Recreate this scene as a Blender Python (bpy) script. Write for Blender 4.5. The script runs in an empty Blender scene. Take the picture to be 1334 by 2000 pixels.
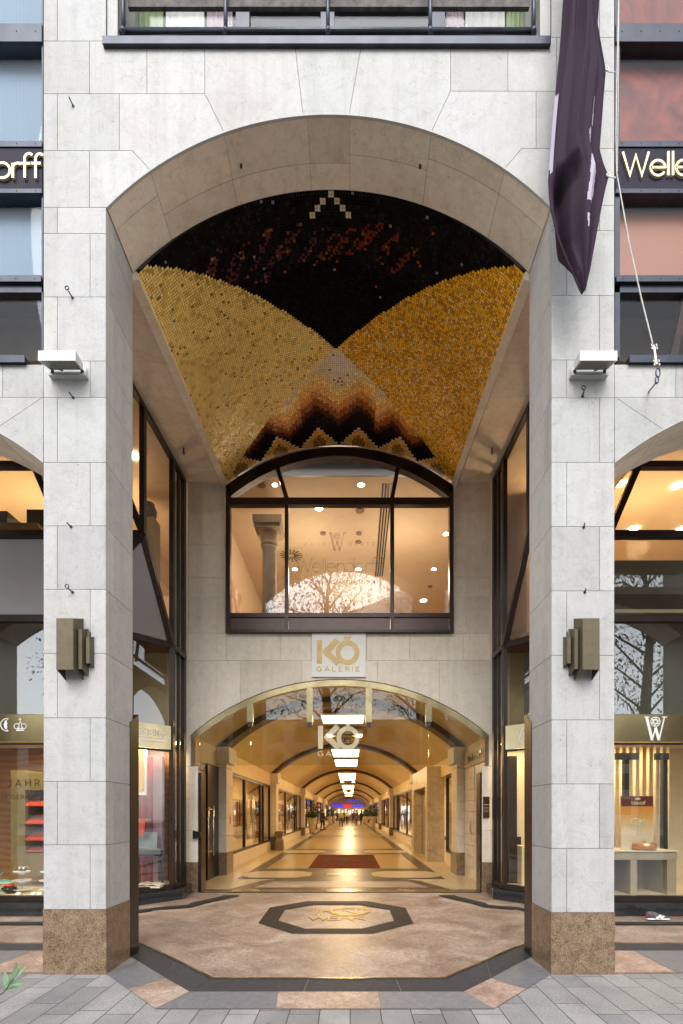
import bpy, bmesh, math, random
from mathutils import Vector, Matrix
R = math.radians
rnd = random.Random(7)
S = bpy.context.scene
C = S.collection
# ------------------------------------------------------------------ camera, sky, sun, exposure
EYE = 1.55                      # eye height; the lens is a 17 mm shift lens on a portrait frame
cam_d = bpy.data.cameras.new('camera'); cam = bpy.data.objects.new('camera', cam_d); C.objects.link(cam)
cam.location = (0, 0, EYE); cam.rotation_euler = (R(90), 0, 0)
cam_d.sensor_fit = 'VERTICAL'; cam_d.sensor_height = 36; cam_d.lens = 945/2000*36
cam_d.shift_x = -17/2000; cam_d.shift_y = 587/2000
cam_d.clip_start = 0.1; cam_d.clip_end = 600
S.camera = cam
W = bpy.data.worlds.new('World'); S.world = W; W.use_nodes = True
nt = W.node_tree; nt.nodes.clear()
sky = nt.nodes.new('ShaderNodeTexSky'); sky.sky_type = 'NISHITA'; sky.sun_disc = False
sky.sun_elevation = R(42); sky.sun_rotation = R(186); sky.dust_density = 1.0; sky.air_density = 1.0; sky.ozone_density = 1.0
hs = nt.nodes.new('ShaderNodeHueSaturation'); hs.inputs['Saturation'].default_value = .25
bg = nt.nodes.new('ShaderNodeBackground'); bg.inputs['Strength'].default_value = 0.15
out = nt.nodes.new('ShaderNodeOutputWorld')
nt.links.new(sky.outputs[0], hs.inputs['Color']); nt.links.new(hs.outputs[0], bg.inputs['Color']); nt.links.new(bg.outputs[0], out.inputs['Surface'])
sd = bpy.data.lights.new('sun', 'SUN'); sd.energy = 1.15; sd.angle = R(40); sd.color = (1.0, .985, .965)
so = bpy.data.objects.new('sun', sd); C.objects.link(so); so.rotation_euler = (R(48), 0, R(-6)); so.location = (-5, -20, 30)
S.view_settings.view_transform = 'Standard'; S.view_settings.look = 'None'; S.view_settings.exposure = 1.5; S.view_settings.gamma = 1
S.render.engine = 'CYCLES'
S.cycles.use_denoising = True
S.cycles.max_bounces = 10; S.cycles.diffuse_bounces = 6; S.cycles.glossy_bounces = 4; S.cycles.transparent_max_bounces = 24
S.cycles.caustics_reflective = False; S.cycles.caustics_refractive = False; S.cycles.sample_clamp_indirect = 8
# ------------------------------------------------------------------ measured layout (metres)
D0 = 4.592; D1 = 5.155; D2 = 9.0; DS = 7.13      # facade face, its back, rear wall, shop fronts
AX = -0.204                                       # axis of the entrance
def PX(x, D): return (x-684)*D/945
def PZ(y, D): return EYE+(1587-y)*D/945
def FX(x): return PX(x, D0)
def FZ(y): return PZ(y, D0)
def G(Y): return 0.0 if Y < 3.6 else min(.07, .07*(Y-3.6)/5.4)
def V3(*a): return Vector(a)
# ------------------------------------------------------------------ material helpers
MATS = {}
class NT:
    def __init__(s, name):
        s.m = bpy.data.materials.new(name); s.m.use_nodes = True; s.t = s.m.node_tree
        s.b = s.t.nodes['Principled BSDF']; s.o = s.t.nodes['Material Output']; MATS[name] = s.m
        s._co = None
    def n(s, typ, **k):
        x = s.t.nodes.new('ShaderNode'+typ)
        for a, v in k.items(): setattr(x, a, v)
        return x
    def l(s, a, b): s.t.links.new(a, b)
    def co(s):
        if not s._co: s._co = s.n('NewGeometry').outputs['Position']
        return s._co
    def noise(s, scale, detail=4, rough=.6, vec=None, dist=0):
        x = s.n('TexNoise'); x.inputs['Scale'].default_value = scale; x.inputs['Detail'].default_value = detail
        x.inputs['Roughness'].default_value = rough; x.inputs['Distortion'].default_value = dist
        s.l(vec or s.co(), x.inputs['Vector']); return x.outputs['Fac']
    def vor(s, scale, feature='F1', vec=None):
        x = s.n('TexVoronoi'); x.feature = feature; x.inputs['Scale'].default_value = scale; s.l(vec or s.co(), x.inputs['Vector']); return x
    def ramp(s, fac, stops):
        x = s.n('ValToRGB'); e = x.color_ramp.elements
        while len(e) < len(stops): e.new(.5)
        for i, (p, c) in enumerate(stops):
            e[i].position = p; e[i].color = (*c, 1) if len(c) == 3 else c
        s.l(fac, x.inputs[0]); return x.outputs[0]
    def mix(s, a, b, fac, mode='MIX'):
        x = s.n('Mix'); x.data_type = 'RGBA'; x.blend_type = mode
        for v, i in ((fac, 0), (a, 6), (b, 7)):
            if hasattr(v, 'is_linked') or hasattr(v, 'links'): s.l(v, x.inputs[i])
            else: x.inputs[i].default_value = v if i == 0 else (*v, 1)
        return x.outputs[2]
    def math(s, op, a, b=0.0):
        x = s.n('Math', operation=op)
        for i, v in enumerate((a, b)):
            if isinstance(v, (int, float)): x.inputs[i].default_value = v
            else: s.l(v, x.inputs[i])
        return x.outputs[0]
    def attr(s, name='tint'):
        x = s.n('Attribute'); x.attribute_name = name; return x.outputs['Color']
    def bump(s, h, strength=.3, dist=.01):
        x = s.n('Bump'); x.inputs['Strength'].default_value = strength; x.inputs['Distance'].default_value = dist
        s.l(h, x.inputs['Height']); s.l(x.outputs[0], s.b.inputs['Normal'])
    def col(s, c):
        if hasattr(c, 'links'): s.l(c, s.b.inputs['Base Color'])
        else: s.b.inputs['Base Color'].default_value = (*c, 1)
    def set(s, rough=None, metal=None, spec=None, coat=None):
        if rough is not None: s.b.inputs['Roughness'].default_value = rough
        if metal is not None: s.b.inputs['Metallic'].default_value = metal
        if spec is not None: s.b.inputs['Specular IOR Level'].default_value = spec
        if coat is not None: s.b.inputs['Coat Weight'].default_value = coat; s.b.inputs['Coat Roughness'].default_value = .05
        return s.m
def G_inv(p):
    k = 1.0
    for _ in range(5): k = 1-G(p[1]*k)/EYE
    return (p[0]*k, p[1]*k)
def plain(name, c, rough=.5, metal=0, spec=.5, var=.12, scale=6, bump=0):
    t = NT(name); f = t.noise(scale, 5)
    lo = tuple(max(0, x*(1-var)) for x in c); hi = tuple(min(1, x*(1+var)) for x in c)
    t.col(t.ramp(f, [(.3, lo), (.7, hi)])); t.set(rough, metal, spec)
    if bump: t.bump(t.noise(scale*8, 4), bump, .004)
    return t.m
def limestone(name, c, dirt, vein=.5, bump=.35):
    t = NT(name)
    big = t.noise(1.3, 5, .65); fine = t.noise(42, 6, .75); mid = t.noise(7, 6, .7, dist=.6)
    base = t.ramp(mid, [(.28, tuple(x*.86 for x in c)), (.5, c), (.75, tuple(min(1, x*1.06) for x in c))])
    base = t.mix(base, dirt, t.math('MULTIPLY', t.ramp(big, [(.5, (0, 0, 0)), (.78, (1, 1, 1))]), vein))
    spk = t.ramp(fine, [(.3, (.86, .83, .8)), (.48, (1, 1, 1))])
    base = t.mix(base, spk, 1.0, 'MULTIPLY')
    cr = t.vor(2.1, 'DISTANCE_TO_EDGE')          # hair cracks and fossil veins
    nz = t.n('TexNoise'); nz.inputs['Scale'].default_value = 3; nz.inputs['Detail'].default_value = 6; t.l(t.co(), nz.inputs['Vector'])
    ad = t.n('VectorMath', operation='ADD'); t.l(t.co(), ad.inputs[0]); t.l(nz.outputs['Color'], ad.inputs[1]); t.l(ad.outputs[0], cr.inputs['Vector'])
    v = t.ramp(cr.outputs['Distance'], [(0, (.50, .42, .34)), (.010, (1, 1, 1))])
    base = t.mix(base, v, .36, 'MULTIPLY')
    sp = t.vor(5.3); pit = t.ramp(sp.outputs['Distance'], [(.018, (.30, .26, .22)), (.045, (1, 1, 1))])
    base = t.mix(base, pit, .8, 'MULTIPLY')
    ms = t.n('Mapping'); ms.inputs['Scale'].default_value = (7, 7, .45); t.l(t.co(), ms.inputs['Vector'])      # faint rain streaks
    stk = t.ramp(t.noise(1.0, 5, .7, vec=ms.outputs[0]), [(.34, (.80, .77, .73)), (.52, (1, 1, 1))]); base = t.mix(base, stk, .45, 'MULTIPLY')
    base = t.mix(base, t.attr(), 1.0, 'MULTIPLY')
    t.col(base); t.set(.62, 0, .3)
    h = t.math('ADD', fine, t.math('MULTIPLY', mid, .6)); t.bump(h, bump, .006)
    return t.m
LIME = limestone('pale_limestone', (.45, .442, .427), (.36, .33, .285), .45, bump=.5)  # front stone coloured darker so the raised exposure can brighten the porch
WARMLIME = limestone('beige_limestone', (.77, .69, .57), (.66, .52, .38), .6, .25)  # colour lightened to make up for the shade on soffits and porch walls
JOINT = plain('mortar_joint', (.24, .22, .195), .9)
def granite(name, cols, scale=60, rough=.35, coat=0, tint=False):
    t = NT(name); a = t.noise(scale, 6, .8); b = t.noise(scale*.16, 4, .7)
    f = t.math('ADD', t.math('MULTIPLY', a, .75), t.math('MULTIPLY', b, .25))
    n = len(cols); c = t.ramp(f, [(.36+.26*i/(n-1), k) for i, k in enumerate(cols)])
    if tint: c = t.mix(c, t.attr(), 1.0, 'MULTIPLY')
    t.col(c); t.set(rough, 0, .5, coat); t.bump(a, .05, .002); return t.m
BROWNGRAN = granite('brown_granite', [(.02, .016, .013), (.11, .07, .04), (.24, .165, .10), (.33, .25, .17)], 70, .3)
BLACKGRAN = granite('black_granite', [(.008, .008, .009), (.02, .02, .022), (.04, .04, .04)], 80, .12)
DARKGRAN = granite('dark_grey_granite', [(.035, .035, .038), (.07, .07, .075), (.11, .11, .115)], 110, .6, tint=True); DARKGRAN.node_tree.nodes['Principled BSDF'].inputs['Specular IOR Level'].default_value = .2
GREYGRAN = granite('grey_granite', [(.10, .10, .105), (.17, .17, .175), (.26, .26, .265)], 130, .5, tint=True)
def pinkfloor():
    t = NT('pink_granite'); a = t.noise(26, 7, .8, dist=.4); b = t.noise(1.6, 5, .65, dist=1.2); g = t.noise(90, 3, .8)
    c = t.ramp(b, [(.34, (.25, .185, .155)), (.5, (.35, .285, .24)), (.64, (.46, .395, .34))])
    c = t.mix(c, t.ramp(a, [(.36, (.60, .54, .50)), (.6, (1.14, 1.11, 1.08))]), 1.0, 'MULTIPLY')
    c = t.mix(c, t.ramp(g, [(.3, (.8, .78, .76)), (.6, (1, 1, 1))]), 1.0, 'MULTIPLY')
    br = t.n('TexBrick'); br.offset = .5; br.inputs['Scale'].default_value = 1; br.inputs['Brick Width'].default_value = .62; br.inputs['Row Height'].default_value = .62
    br.inputs['Mortar Size'].default_value = .0025; br.inputs['Mortar Smooth'].default_value = .3
    br.inputs['Color1'].default_value = (.86, .85, .84, 1); br.inputs['Color2'].default_value = (1.06, 1.03, 1.02, 1); br.inputs['Mortar'].default_value = (.45, .40, .36, 1)
    mp = t.n('Mapping'); mp.inputs['Rotation'].default_value = (0, 0, R(45)); t.l(t.co(), mp.inputs['Vector']); t.l(mp.outputs[0], br.inputs['Vector'])
    c = t.mix(c, br.outputs['Color'], 1.0, 'MULTIPLY'); c = t.mix(c, t.attr(), 1.0, 'MULTIPLY')
    t.col(c); t.l(t.ramp(b, [(.3, (.36, .36, .36)), (.7, (.50, .50, .50))]), t.b.inputs['Roughness']); t.set(spec=.5); t.bump(a, .04, .002); return t.m
PINK = pinkfloor()
def marble(name, c1, c2, rough):
    t = NT(name); a = t.noise(2.2, 8, .7, dist=1.5); b = t.noise(14, 5, .6)
    c = t.ramp(a, [(.3, c1), (.55, c2), (.75, tuple(x*1.1 for x in c2))]); c = t.mix(c, t.ramp(b, [(.3, (.85, .84, .82)), (.6, (1, 1, 1))]), 1.0, 'MULTIPLY')
    br = t.n('TexBrick'); br.offset = 0; br.inputs['Scale'].default_value = 1; br.inputs['Brick Width'].default_value = .6; br.inputs['Row Height'].default_value = .6
    br.inputs['Mortar Size'].default_value = .003; br.inputs['Color1'].default_value = (.93, .93, .92, 1); br.inputs['Color2'].default_value = (1, 1, 1, 1); br.inputs['Mortar'].default_value = (.5, .46, .4, 1)
    t.l(t.co(), br.inputs['Vector']); c = t.mix(c, br.outputs['Color'], 1.0, 'MULTIPLY')
    t.col(c); t.set(rough, 0, .5); return t.m
CREAMFLOOR = marble('cream_marble', (.55, .46, .33), (.50, .40, .23), .30)
TANFLOOR = marble('tan_marble', (.36, .27, .16), (.36, .25, .105), .28)
DARKFLOOR = marble('dark_marble', (.045, .032, .022), (.07, .05, .035), .34)
def paving():
    t = NT('grey_paving')
    sx = t.n('SeparateXYZ'); t.l(t.co(), sx.inputs[0]); cb = t.n('CombineXYZ'); t.l(sx.outputs['Y'], cb.inputs['X']); t.l(sx.outputs['X'], cb.inputs['Y'])
    br = t.n('TexBrick'); br.offset = .37; br.offset_frequency = 2; br.squash = 1.35; br.squash_frequency = 3
    br.inputs['Scale'].default_value = 1; br.inputs['Brick Width'].default_value = .56; br.inputs['Row Height'].default_value = .236
    br.inputs['Mortar Size'].default_value = .0045; br.inputs['Mortar Smooth'].default_value = .2; br.inputs['Bias'].default_value = 0
    br.inputs['Color1'].default_value = (.78, .785, .80, 1); br.inputs['Color2'].default_value = (1.15, 1.13, 1.10, 1); br.inputs['Mortar'].default_value = (.2, .19, .17, 1)
    t.l(cb.outputs[0], br.inputs['Vector'])
    g = t.noise(120, 5, .85); b = t.noise(2.2, 4, .6)
    c = t.ramp(g, [(.33, (.15, .15, .15)), (.5, (.285, .284, .28)), (.66, (.47, .465, .455))])
    c = t.mix(c, t.ramp(b, [(.35, (.84, .84, .85)), (.65, (1.04, 1.04, 1.03))]), 1.0, 'MULTIPLY')
    c = t.mix(c, br.outputs['Color'], 1.0, 'MULTIPLY')
    gum = t.ramp(t.vor(2.6).outputs['Distance'], [(.035, (.55, .54, .53)), (.06, (1, 1, 1))]); c = t.mix(c, gum, .7, 'MULTIPLY')
    dirt = t.ramp(t.noise(.9, 6, .75, dist=1.0), [(.42, (.80, .79, .78)), (.56, (1, 1, 1))]); c = t.mix(c, dirt, .6, 'MULTIPLY')
    t.col(c); t.set(.6, 0, .4)
    t.bump(t.math('ADD', t.math('MULTIPLY', br.outputs['Fac'], -1.5), t.math('MULTIPLY', g, .5)), .5, .005); return t.m
PAVING = paving()
BRONZE = plain('dark_bronze', (.035, .022, .017), .32, .55, .5, .25, 9)
IRON = plain('blue_grey_steel', (.035, .04, .055), .35, .5, .5, .3, 5)
BLACKM = plain('black_metal', (.012, .012, .013), .3, .3)
CHROME = plain('brushed_steel', (.60, .56, .50), .22, 1)
OLIVEBRASS = plain('olive_brass', (.12, .098, .06), .5, .6, .5, .12, 14)
def brass():
    t = NT('polished_brass'); f = t.noise(3, 3); t.col(t.ramp(f, [(.3, (.50, .40, .22)), (.7, (.56, .47, .29))])); t.set(.2, 1)
    t.bump(t.noise(2.2, 1), .25, .05); return t.m
BRASS = brass()
RIMBRASS = plain('aged_brass_rim', (.30, .25, .14), .28, 1, .5, .3, 3); BANDBRASS = plain('dark_reflection_brass', (.30, .235, .12), .2, 1, .5, .2, 2)  # sign band brass darkened in colour to imitate the dark arcade mirrored in it
GOLDLET = plain('gold_lettering', (.75, .62, .36), .35, .35)
WHITELET = plain('white_lettering', (.8, .79, .76), .5)
FROST = plain('frosted_film', (.70, .62, .42), .6); FROST.node_tree.nodes['Principled BSDF'].inputs['Alpha'].default_value = .62
GREYLET = plain('grey_lettering', (.36, .29, .21), .5, .3); GREYLET.node_tree.nodes['Principled BSDF'].inputs['Alpha'].default_value = .38
INLAY = plain('inlay_brass', (.42, .30, .13), .42, .7)
CREAM = plain('cream_plaster', (.72, .565, .32), .7, 0, .3, .06, 2, .1)
ROOMWALL = plain('warm_room_plaster', (.72, .58, .42), .7, 0, .3, .05, 2, .05)
WHITEP = plain('white_paint', (.78, .77, .74), .5, 0, .5, .05, 3)
LAMPGREY = plain('light_grey_enamel', (.42, .42, .40), .4, 0, .5, .05, 9)
WOOD = NT('walnut_veneer')
_w = WOOD; _s = _w.n('TexWave'); _s.inputs['Scale'].default_value = 2.5; _s.inputs['Distortion'].default_value = 6; _s.inputs['Detail'].default_value = 4; _s.bands_direction = 'Z'; _w.l(_w.co(), _s.inputs['Vector'])
_w.col(_w.ramp(_s.outputs['Fac'], [(0, (.20, .085, .022)), (1, (.29, .135, .042))])); _w.set(.35); WOOD = _w.m
PALEWOOD = plain('pale_display_wood', (.62, .50, .33), .4, 0, .5, .08, 3)
REDLACQ = plain('red_lacquer', (.62, .07, .03), .35, 0, .5, .1)
DARKRED = plain('dark_red_cloth', (.22, .012, .015), .6, 0, .3, .4, 4)
OLIVE = plain('olive_lacquer', (.20, .15, .055), .3)
GREYPANEL = plain('grey_spandrel', (.30, .285, .28), .35, 0, .5, .06, 1.2)
SHADEPANEL = plain('grey_green_screen', (.115, .108, .078), .4, 0, .5, .12, 1.2)
LEAF = plain('green_leaf', (.045, .085, .028), .4, 0, .5, .5, 9)
LEAFIN = plain('indoor_leaf', (.02, .045, .014), .35, 0, .5, .5, 9)
BARK = plain('bark', (.10, .075, .055), .9, 0, .3, .4, 12, .5)
GLASSES = {}
def glassmat(name, tint=(1, 1, 1), refl=.1, rough=0, power=4):
    m = bpy.data.materials.new(name); m.use_nodes = True; t = m.node_tree; t.nodes.clear()
    o = t.nodes.new('ShaderNodeOutputMaterial'); mx = t.nodes.new('ShaderNodeMixShader'); tr = t.nodes.new('ShaderNodeBsdfTransparent'); gl = t.nodes.new('ShaderNodeBsdfGlossy')
    tr.inputs[0].default_value = (*tint, 1); gl.inputs['Roughness'].default_value = rough; gl.inputs['Color'].default_value = (.95, .97, 1, 1)
    lw = t.nodes.new('ShaderNodeLayerWeight'); lw.inputs['Blend'].default_value = .5
    p = t.nodes.new('ShaderNodeMath'); p.operation = 'POWER'; p.inputs[1].default_value = power
    ma = t.nodes.new('ShaderNodeMath'); ma.operation = 'MULTIPLY_ADD'; ma.inputs[1].default_value = 1-refl; ma.inputs[2].default_value = refl
    t.links.new(lw.outputs['Facing'], p.inputs[0]); t.links.new(p.outputs[0], ma.inputs[0]); t.links.new(ma.outputs[0], mx.inputs[0])
    t.links.new(tr.outputs[0], mx.inputs[1]); t.links.new(gl.outputs[0], mx.inputs[2]); t.links.new(mx.outputs[0], o.inputs[0]); return m
GLASS = glassmat('clear_glass', (.96, .97, .95), .07)
GLASSR = glassmat('reflective_glass', (.93, .93, .90), .09)
GLASSW = glassmat('window_mirror_glass', (.92, .91, .88), .03, 0, 6)
GLASSU = glassmat('upper_window_glass', (.95, .95, .95), .018, 0, 8)
GLASSG = glassmat('greenish_glass', (.90, .92, .85), .035)
def emis(name, c, s):
    t = NT(name); t.b.inputs['Base Color'].default_value = (*c, 1); t.b.inputs['Emission Color'].default_value = (*c, 1); t.b.inputs['Emission Strength'].default_value = s; return t.m
LAMPW = emis('lit_panel', (1, .82, .50), 3.4)
SPOT = emis('lit_downlight', (1, .86, .62), 30)
# ------------------------------------------------------------------ mesh builder
class MB:
    def __init__(s): s.v = []; s.f = []; s.t = []
    def add(s, vs, fs, tint=(1, 1, 1)):
        k = len(s.v); s.v += [Vector(p) for p in vs]
        for f in fs: s.f.append([k+i for i in f]); s.t.append(tint)
        return s
    def box(s, x0, x1, y0, y1, z0, z1, tint=(1, 1, 1)):
        if x0 > x1: x0, x1 = x1, x0
        if y0 > y1: y0, y1 = y1, y0
        if z0 > z1: z0, z1 = z1, z0
        vs = [(x, y, z) for z in (z0, z1) for y in (y0, y1) for x in (x0, x1)]
        return s.add(vs, [(0, 2, 3, 1), (4, 5, 7, 6), (0, 1, 5, 4), (2, 6, 7, 3), (0, 4, 6, 2), (1, 3, 7, 5)], tint)
    def prism(s, pts, off, tint=(1, 1, 1)):                 # closed polygon extruded by a vector
        n = len(pts); a = [Vector(p) for p in pts]; b = [p+Vector(off) for p in a]
        fs = [tuple(range(n)), tuple(range(2*n-1, n-1, -1))]+[(i, i+n, (i+1) % n+n, (i+1) % n) for i in range(n)]
        return s.add(a+b, fs, tint)
    def bar(s, p, q, w, d, up=(0, 0, 1)):                   # rectangular bar from p to q
        p = Vector(p); q = Vector(q); z = (q-p).normalized(); u = Vector(up)
        x = z.cross(u)
        if x.length < 1e-4: x = z.cross(Vector((0, 1, 0)))
        x.normalize(); y = x.cross(z).normalized()
        c = [p+x*(w/2*a)+y*(d/2*b) for a, b in ((-1, -1), (1, -1), (1, 1), (-1, 1))]
        return s.prism(c, q-p)
    def tube(s, pts, r, n=8, caps=True):
        pts = [Vector(p) for p in pts]; rs = r if isinstance(r, (list, tuple)) else [r]*len(pts)
        rings = []; prev = None
        for i, p in enumerate(pts):
            d = (pts[min(i+1, len(pts)-1)]-pts[max(i-1, 0)]).normalized()
            if prev is None:
                u = Vector((0, 0, 1)) if abs(d.z) < .9 else Vector((1, 0, 0)); x = d.cross(u).normalized()
            else: x = (prev-d*prev.dot(d)).normalized()
            prev = x; y = d.cross(x); rings.append([p+(x*math.cos(2*math.pi*j/n)+y*math.sin(2*math.pi*j/n))*rs[i] for j in range(n)])
        vs = [q for g in rings for q in g]; fs = []
        for i in range(len(pts)-1):
            for j in range(n): fs.append((i*n+j, i*n+(j+1) % n, (i+1)*n+(j+1) % n, (i+1)*n+j))
        if caps: fs += [tuple(range(n-1, -1, -1)), tuple(range(len(vs)-n, len(vs)))]
        return s.add(vs, fs)
    def lathe(s, prof, c, n=20, sx=1, sy=1):                # profile of (r, z)
        vs = []; fs = []; c = Vector(c)
        for r, z in prof:
            for j in range(n): a = 2*math.pi*j/n; vs.append(c+V3(r*sx*math.cos(a), r*sy*math.sin(a), z))
        for i in range(len(prof)-1):
            for j in range(n): fs.append((i*n+j, i*n+(j+1) % n, (i+1)*n+(j+1) % n, (i+1)*n+j))
        fs += [tuple(range(n-1, -1, -1)), tuple(range(len(vs)-n, len(vs)))]
        return s.add(vs, fs)
    def disc(s, c, nrm, r, t=.01, n=20):
        c = Vector(c); nrm = Vector(nrm).normalized(); return s.tube([c, c+nrm*t], r, n)
    def build(s, name, mat, parent=None, smooth=False, origin=None):
        base = V3(0, 0, 0); p = parent
        while p is not None: base += p.location; p = p.parent
        loc = V3(0, 0, 0)
        if parent is None:
            if origin is not None: loc = Vector(origin)
            else:
                xs = [v.x for v in s.v]; ys = [v.y for v in s.v]; loc = V3((min(xs)+max(xs))/2, (min(ys)+max(ys))/2, min(v.z for v in s.v))
            base = loc
        me = bpy.data.meshes.new(name); me.from_pydata([v-base for v in s.v], [], s.f)
        if mat: me.materials.append(mat)
        ca = me.color_attributes.new('tint', 'FLOAT_COLOR', 'CORNER'); buf = []
        for f, t in zip(s.f, s.t): buf += [t[0], t[1], t[2], 1.0]*len(f)
        if len(buf) == len(ca.data)*4: ca.data.foreach_set('color', buf)
        bm = bmesh.new(); bm.from_mesh(me); bmesh.ops.recalc_face_normals(bm, faces=bm.faces); bm.to_mesh(me); bm.free()
        if smooth: me.polygons.foreach_set('use_smooth', [True]*len(me.polygons))
        me.update()
        o = bpy.data.objects.new(name, me); C.objects.link(o); o.location = loc
        if parent is not None: o.parent = parent
        return o
def thing(name, label, cat, loc, group=None):
    o = bpy.data.objects.new(name, None); C.objects.link(o); o.location = loc; o.empty_display_size = .1
    o['label'] = label; o['category'] = cat
    if group: o['group'] = group
    return o
def tag(o, label, cat, group=None):
    o['label'] = label; o['category'] = cat
    if group: o['group'] = group
    return o
def struct(o): o['kind'] = 'structure'; return o
def lamp(kind, parent, loc, energy, color=(1, .78, .5), size=.3, sy=None, rot=(0, 0, 0), spot=None):
    d = bpy.data.lights.new('light', kind); d.energy = energy; d.color = color
    if kind == 'AREA': d.size = size; d.shape = 'RECTANGLE' if sy else 'SQUARE'; d.size_y = sy or size
    else: d.shadow_soft_size = size
    if kind == 'SPOT': d.spot_size = R(spot or 110); d.spot_blend = .8
    o = bpy.data.objects.new('light', d); C.objects.link(o)
    base = V3(0, 0, 0); p = parent
    while p is not None: base += p.location; p = p.parent
    o.location = Vector(loc)-base; o.rotation_euler = rot; o.parent = parent; return o
# ------------------------------------------------------------------ stroke lettering
def arcp(cx, cy, rx, ry, a0, a1, n=14): return [(cx+rx*math.cos(R(a0+(a1-a0)*i/n)), cy+ry*math.sin(R(a0+(a1-a0)*i/n))) for i in range(n+1)]
GL = {
 'A': (.8, [[(0, 0), (.4, 1), (.8, 0)], [(.14, .33), (.66, .33)]]), 'B': (.6, [[(0, 0), (0, 1), (.3, 1)]+arcp(.3, .76, .25, .24, 90, -90, 8)+[(0, .52)], arcp(.32, .26, .28, .26, 90, -90, 8)+[(0, 0)]]),
 'C': (.75, [arcp(.42, .5, .42, .5, 50, 310)]), 'D': (.75, [[(0, 0), (0, 1), (.28, 1)]+arcp(.28, .5, .45, .5, 90, -90)+[(0, 0)]]),
 'E': (.6, [[(.6, 1), (0, 1), (0, 0), (.6, 0)], [(0, .52), (.5, .52)]]), 'F': (.55, [[(.55, 1), (0, 1), (0, 0)], [(0, .52), (.45, .52)]]),
 'G': (.85, [arcp(.42, .5, .42, .5, 45, 345)+[(.84, .45), (.5, .45)]]), 'H': (.7, [[(0, 0), (0, 1)], [(.7, 0), (.7, 1)], [(0, .52), (.7, .52)]]),
 'I': (.05, [[(0, 0), (0, 1)]]), 'J': (.45, [[(.45, 1), (.45, .25)]+arcp(.22, .24, .23, .24, 0, -160, 8)]), 'K': (.7, [[(0, 0), (0, 1)], [(.68, 1), (.05, .45)], [(.22, .6), (.7, 0)]]),
 'L': (.55, [[(0, 1), (0, 0), (.55, 0)]]), 'M': (.85, [[(0, 0), (.06, 1), (.42, .2), (.79, 1), (.85, 0)]]), 'N': (.7, [[(0, 0), (0, 1), (.7, 0), (.7, 1)]]),
 'O': (.95, [arcp(.48, .5, .48, .5, 0, 360, 26)]), 'R': (.65, [[(0, 0), (0, 1), (.35, 1)]+arcp(.35, .75, .27, .25, 90, -90, 8)+[(0, .5)], [(.32, .5), (.65, 0)]]),
 'S': (.55, [arcp(.28, .75, .26, .25, 40, 270, 10)+arcp(.28, .25, .27, .25, 90, -140, 10)]), 'T': (.7, [[(0, 1), (.7, 1)], [(.35, 1), (.35, 0)]]), 'U': (.7, [[(0, 1), (0, .3)]+arcp(.35, .3, .35, .3, 180, 360, 10)+[(.7, 1)]]),
 'W': (1.1, [[(0, 1), (.3, 0), (.55, .85), (.8, 0), (1.1, 1)]]), 'V': (.8, [[(0, 1), (.4, 0), (.8, 1)]]),
 '0': (.6, [arcp(.3, .5, .3, .5, 0, 360, 20)]), '1': (.2, [[(0, .8), (.18, 1), (.18, 0)]]), '3': (.5, [arcp(.24, .75, .24, .25, 140, -80, 10)+arcp(.24, .26, .27, .26, 80, -140, 10)]), '5': (.5, [[(.48, 1), (.06, 1), (.03, .56)]+arcp(.22, .3, .28, .3, 110, -140, 12)]),
 '8': (.5, [arcp(.25, .75, .21, .24, 0, 360, 14), arcp(.25, .26, .25, .26, 0, 360, 14)]), '9': (.5, [arcp(.25, .7, .25, .3, 0, 360, 14), [(.5, .7), (.4, .25), (.15, 0)]]),
 'e': (.62, [[(.0, .34), (.6, .34)]+arcp(.31, .32, .31, .32, 5, 330, 18)]), 'l': (.12, [[(.06, 0), (.06, 1.02)]]), 'n': (.55, [[(.05, 0), (.05, .62)], arcp(.3, .36, .25, .27, 180, 0, 8)+[(.55, 0)]]),
 'd': (.66, [arcp(.31, .32, .31, .32, 0, 360, 20), [(.62, 0), (.62, 1.02)]]), 'o': (.66, [arcp(.33, .32, .33, .32, 0, 360, 20)]), 'r': (.36, [[(.05, 0), (.05, .62)], arcp(.26, .40, .21, .22, 180, 50, 6)]),
 'f': (.38, [[(.12, 0), (.12, .82)]+arcp(.30, .82, .18, .2, 180, 40, 6), [(-.06, .62), (.34, .62)]]), 's': (.4, [arcp(.2, .47, .17, .15, 40, 270, 8)+arcp(.2, .17, .18, .17, 90, -140, 8)]),
}
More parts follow.
